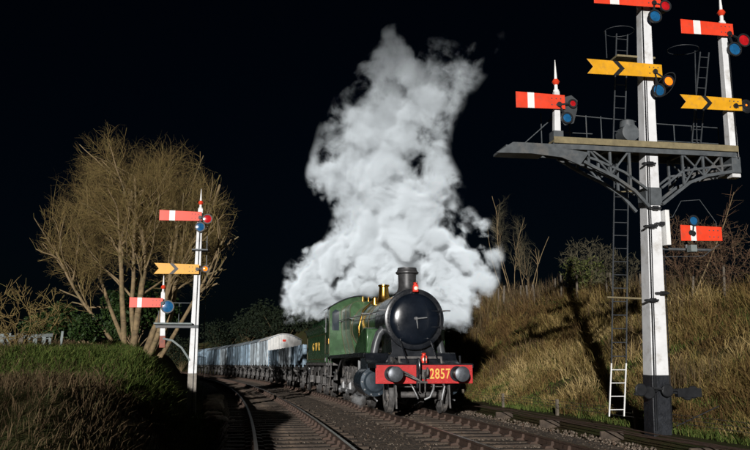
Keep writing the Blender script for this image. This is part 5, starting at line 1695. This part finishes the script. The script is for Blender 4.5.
wx = mth('ADD', sep.outputs[0], float(ORG[0])); wy = mth('ADD', sep.outputs[1], float(ORG[1])); wz = mth('ADD', sep.outputs[2], float(ORG[2]))
#nzw = nd('ShaderNodeTexNoise'); nzw.inputs['Scale'].default_value = 0.42; nzw.inputs['Detail'].default_value = 3
zn = mth('DIVIDE', mth('SUBTRACT', wz, zmin), zmax - zmin, clamp=True)
def fcurve(inp, pts):
    n = nd('ShaderNodeFloatCurve')
    c = n.mapping.curves[0]
    while len(c.points) > 2: c.points.remove(c.points[1])
    c.points[0].location = pts[0]; c.points[1].location = pts[-1]
    for q in pts[1:-1]: c.points.new(*q)
    n.mapping.update()
    nt.links.new(inp, n.inputs['Value'])
    return n.outputs[0]
XR0, XR1 = -5.0, 6.0
cpts = [((z - zmin) / (zmax - zmin), ((a + b) / 2 - XR0) / (XR1 - XR0)) for z, a, b in rows]
hpts = [((z - zmin) / (zmax - zmin), (b - a) / 2 / 5.0) for z, a, b in rows]
dpts = [((z - zmin) / (zmax - zmin), half_depth(z) / 5.0) for z, a, b in rows]
cx_ = mth('MULTIPLY_ADD', fcurve(zn, cpts), XR1 - XR0, XR0)
hw_ = mth('MULTIPLY', fcurve(zn, hpts), 5.0)
hd_ = mth('MULTIPLY', fcurve(zn, dpts), 5.0)
u_ = mth('DIVIDE', mth('SUBTRACT', wx, cx_), hw_)
v_ = mth('DIVIDE', mth('SUBTRACT', wy, mth('MULTIPLY_ADD', wx, -1.15, 29.8)), hd_)
rr_ = mth('SQRT', mth('ADD', mth('MULTIPLY', u_, u_), mth('MULTIPLY', v_, v_)))
nz = nd('ShaderNodeTexNoise'); nz.inputs['Scale'].default_value = 0.68; nz.inputs['Detail'].default_value = 6; nz.inputs['Roughness'].default_value = 0.68; nz.inputs['Distortion'].default_value = 0.25
nt.links.new(tc.outputs['Object'], nz.inputs['Vector'])
wv = nd('ShaderNodeVectorMath', operation='MULTIPLY_ADD')
nt.links.new(nz.outputs['Color'], wv.inputs[0]); wv.inputs[1].default_value = (0.9, 0.9, 0.9)
nt.links.new(tc.outputs['Object'], wv.inputs[2])
vo = nd('ShaderNodeTexVoronoi'); vo.feature = 'F1'; vo.inputs['Scale'].default_value = 0.95
vo.inputs['Detail'].default_value = 0.0; vo.inputs['Roughness'].default_value = 0.55; vo.normalize = True
nt.links.new(wv.outputs[0], vo.inputs['Vector'])
ampn = nd('ShaderNodeMapRange'); nt.links.new(wz, ampn.inputs[0])
ampn.inputs[1].default_value = 6.0; ampn.inputs[2].default_value = 9.5; ampn.inputs[3].default_value = 3.6; ampn.inputs[4].default_value = 6.0
amp = ampn.outputs[0]
def zramp(z0, z1, a, b):
    n = nd('ShaderNodeMapRange'); nt.links.new(wz, n.inputs[0])
    for i, q in enumerate((z0, z1, a, b)): n.inputs[i + 1].default_value = q
    return n.outputs[0]
bias = zramp(6.5, 10.5, 0.92, 1.0)
puff = mth('MULTIPLY', mth('SUBTRACT', 0.36, vo.outputs['Distance']), zramp(5.0, 9.0, 1.7, 0.9))
sh_ = mth('ADD', mth('ADD', mth('SUBTRACT', bias, rr_), mth('MULTIPLY', mth('SUBTRACT', nz.outputs['Fac'], 0.5), amp)), puff)
# the jet that leaves the chimney and bends back into the cloud
zz_ = mth('SUBTRACT', wz, 4.05)
jx = mth('SUBTRACT', wx, mth('MULTIPLY_ADD', zz_, -0.12, float(ORG[0]))); jy = mth('SUBTRACT', wy, mth('MULTIPLY_ADD', zz_, 1.9, float(ORG[1])))
jr = mth('DIVIDE', mth('SQRT', mth('ADD', mth('MULTIPLY', jx, jx), mth('MULTIPLY', jy, jy))), mth('MULTIPLY_ADD', mth('MAXIMUM', zz_, 0.0), 0.34, 0.24))
jet = mth('ADD', mth('SUBTRACT', 0.62, jr), mth('MULTIPLY', mth('SUBTRACT', nz.outputs['Fac'], 0.5), 2.6))
jet = mth('MULTIPLY', jet, mth('GREATER_THAN', wz, 4.0))
for bx_, by_, br_ in ((478, 86, 1.15), (450, 110, 1.0), (346, 92, 0.95), (388, 62, 0.8), (345, 150, 0.9), (456, 282, 1.5), (444, 306, 1.2), (474, 262, 1.0), (320, 250, 1.0)):
    q = at_sheet(bx_, by_)
    ds = nd('ShaderNodeVectorMath', operation='DISTANCE')
    nt.links.new(tc.outputs['Object'], ds.inputs[0]); ds.inputs[1].default_value = tuple(q - ORG)
    wl = mth('ADD', mth('SUBTRACT', 0.62, mth('DIVIDE', ds.outputs['Value'], br_)), mth('MULTIPLY', mth('SUBTRACT', nz.outputs['Fac'], 0.5), 3.6))
    sh_ = mth('MAXIMUM', sh_, wl)
nl = nd('ShaderNodeTexNoise'); nl.inputs['Scale'].default_value = 0.62; nl.inputs['Detail'].default_value = 3.0
nt.links.new(wv.outputs[0], nl.inputs['Vector'])
gap = mth('MULTIPLY', mth('SUBTRACT', 0.52, nl.outputs['Fac'], clamp=True), zramp(4.5, 7.0, 2.2, 5.0))
rim = smooth(rr_, 1.10, 0.92)
dens = mth('MAXIMUM', mth('MULTIPLY', smooth(mth('SUBTRACT', sh_, gap), 0.0, 0.6), rim), mth('MULTIPLY', smooth(jet, 0.0, 0.7), 0.3))
xt = mth('MULTIPLY_ADD', wy, -0.185, float(xc(27)) + 0.185 * 27)
dist = mth('SUBTRACT', wx, xt)
zl = nd('ShaderNodeMapRange'); nt.links.new(wy, zl.inputs[0])
zl.inputs[1].default_value, zl.inputs[2].default_value, zl.inputs[3].default_value, zl.inputs[4].default_value = 31.8, 34.0, 3.95, 3.15
wob = mth('MULTIPLY_ADD', mth('SUBTRACT', nz.outputs['Fac'], 0.5), 1.2, wz)
low = smooth(mth('MULTIPLY_ADD', mth('SUBTRACT', nz.outputs['Fac'], 0.5), 2.2, wz), zmin - 0.1, zmin + 1.2)
clear = mth('MAXIMUM', smooth(mth('SUBTRACT', wob, zl.outputs[0]), -0.15, 0.45), mth('MULTIPLY', smooth(dist, 1.1, 1.5), low))
height = nd('ShaderNodeMapRange'); nt.links.new(wz, height.inputs[0])
height.inputs[1].default_value = 5; height.inputs[2].default_value = 10.5; height.inputs[3].default_value = 12.0; height.inputs[4].default_value = 0.6
thin = mth('MULTIPLY', mth('POWER', 2.718, mth('MULTIPLY', mth('MAXIMUM', mth('SUBTRACT', wz, 4.3), 0.0), -0.46)), 11.0)
dens = mth('MULTIPLY', mth('MULTIPLY', dens, clear), thin)
pv = nd('ShaderNodeVolumePrincipled')
pv.inputs['Color'].default_value = (0.85, 0.935, 0.998, 1)
pv.inputs['Anisotropy'].default_value = -0.42
nt.links.new(dens, pv.inputs['Density'])
out = nd('ShaderNodeOutputMaterial')
nt.links.new(pv.outputs[0], out.inputs['Volume'])
ms.cycles.volume_step_rate = 0.32
ms.volume_intersection_method = 'FAST' if hasattr(ms, 'volume_intersection_method') else None
plume = MB().add(hull_v, hull_f).build('steam_plume', ms, None, loc=tuple(ORG))
tag(plume, 'tall billowing white cloud of steam rising above the locomotive chimney', 'steam', kind='stuff')

# a little drain steam drifting beside the near cylinder
mw = bpy.data.materials.new('drain_steam')
mw.use_nodes = True
nt = mw.node_tree
nt.nodes.clear()
tc = nd('ShaderNodeTexCoord')
ln_ = nd('ShaderNodeVectorMath', operation='LENGTH')
mp = nd('ShaderNodeVectorMath', operation='DIVIDE')
mp.inputs[1].default_value = (0.75, 0.40, 0.30)
nt.links.new(tc.outputs['Object'], mp.inputs[0])
nt.links.new(mp.outputs[0], ln_.inputs[0])
nz = nd('ShaderNodeTexNoise'); nz.inputs['Scale'].default_value = 3.2; nz.inputs['Detail'].default_value = 4
nt.links.new(tc.outputs['Object'], nz.inputs['Vector'])
dn = mth('MULTIPLY', smooth(mth('ADD', mth('SUBTRACT', 0.55, ln_.outputs['Value']), mth('MULTIPLY', mth('SUBTRACT', nz.outputs['Fac'], 0.5), 2.2)), 0.0, 0.7), 2.6)
dn = mth('MULTIPLY', dn, smooth(ln_.outputs['Value'], 1.0, 0.7))
pv = nd('ShaderNodeVolumePrincipled')
pv.inputs['Color'].default_value = (0.95, 0.98, 1, 1)
nt.links.new(dn, pv.inputs['Density'])
out = nd('ShaderNodeOutputMaterial')
nt.links.new(pv.outputs[0], out.inputs['Volume'])
mw.cycles.volume_step_rate = 0.6
wp_ = loco.matrix_basis @ Vector((-1.7, -1.45, 0.34))
wisp = MB().lathe([(-0.30, 0.02), (-0.26, 0.45), (-0.15, 0.85), (0.0, 1.0), (0.15, 0.85), (0.26, 0.45), (0.30, 0.02)], (0, 0, 0), 'z', 18)
wisp.v = [(x * 0.75, y * 0.40, z) for x, y, z in wisp.v]
wo = wisp.build('steam_wisp', mw, None, loc=tuple(wp_), rot=tuple(loco.rotation_euler))
tag(wo, 'thin white wisp of drain steam beside the cylinder of the locomotive', 'steam', kind='stuff')
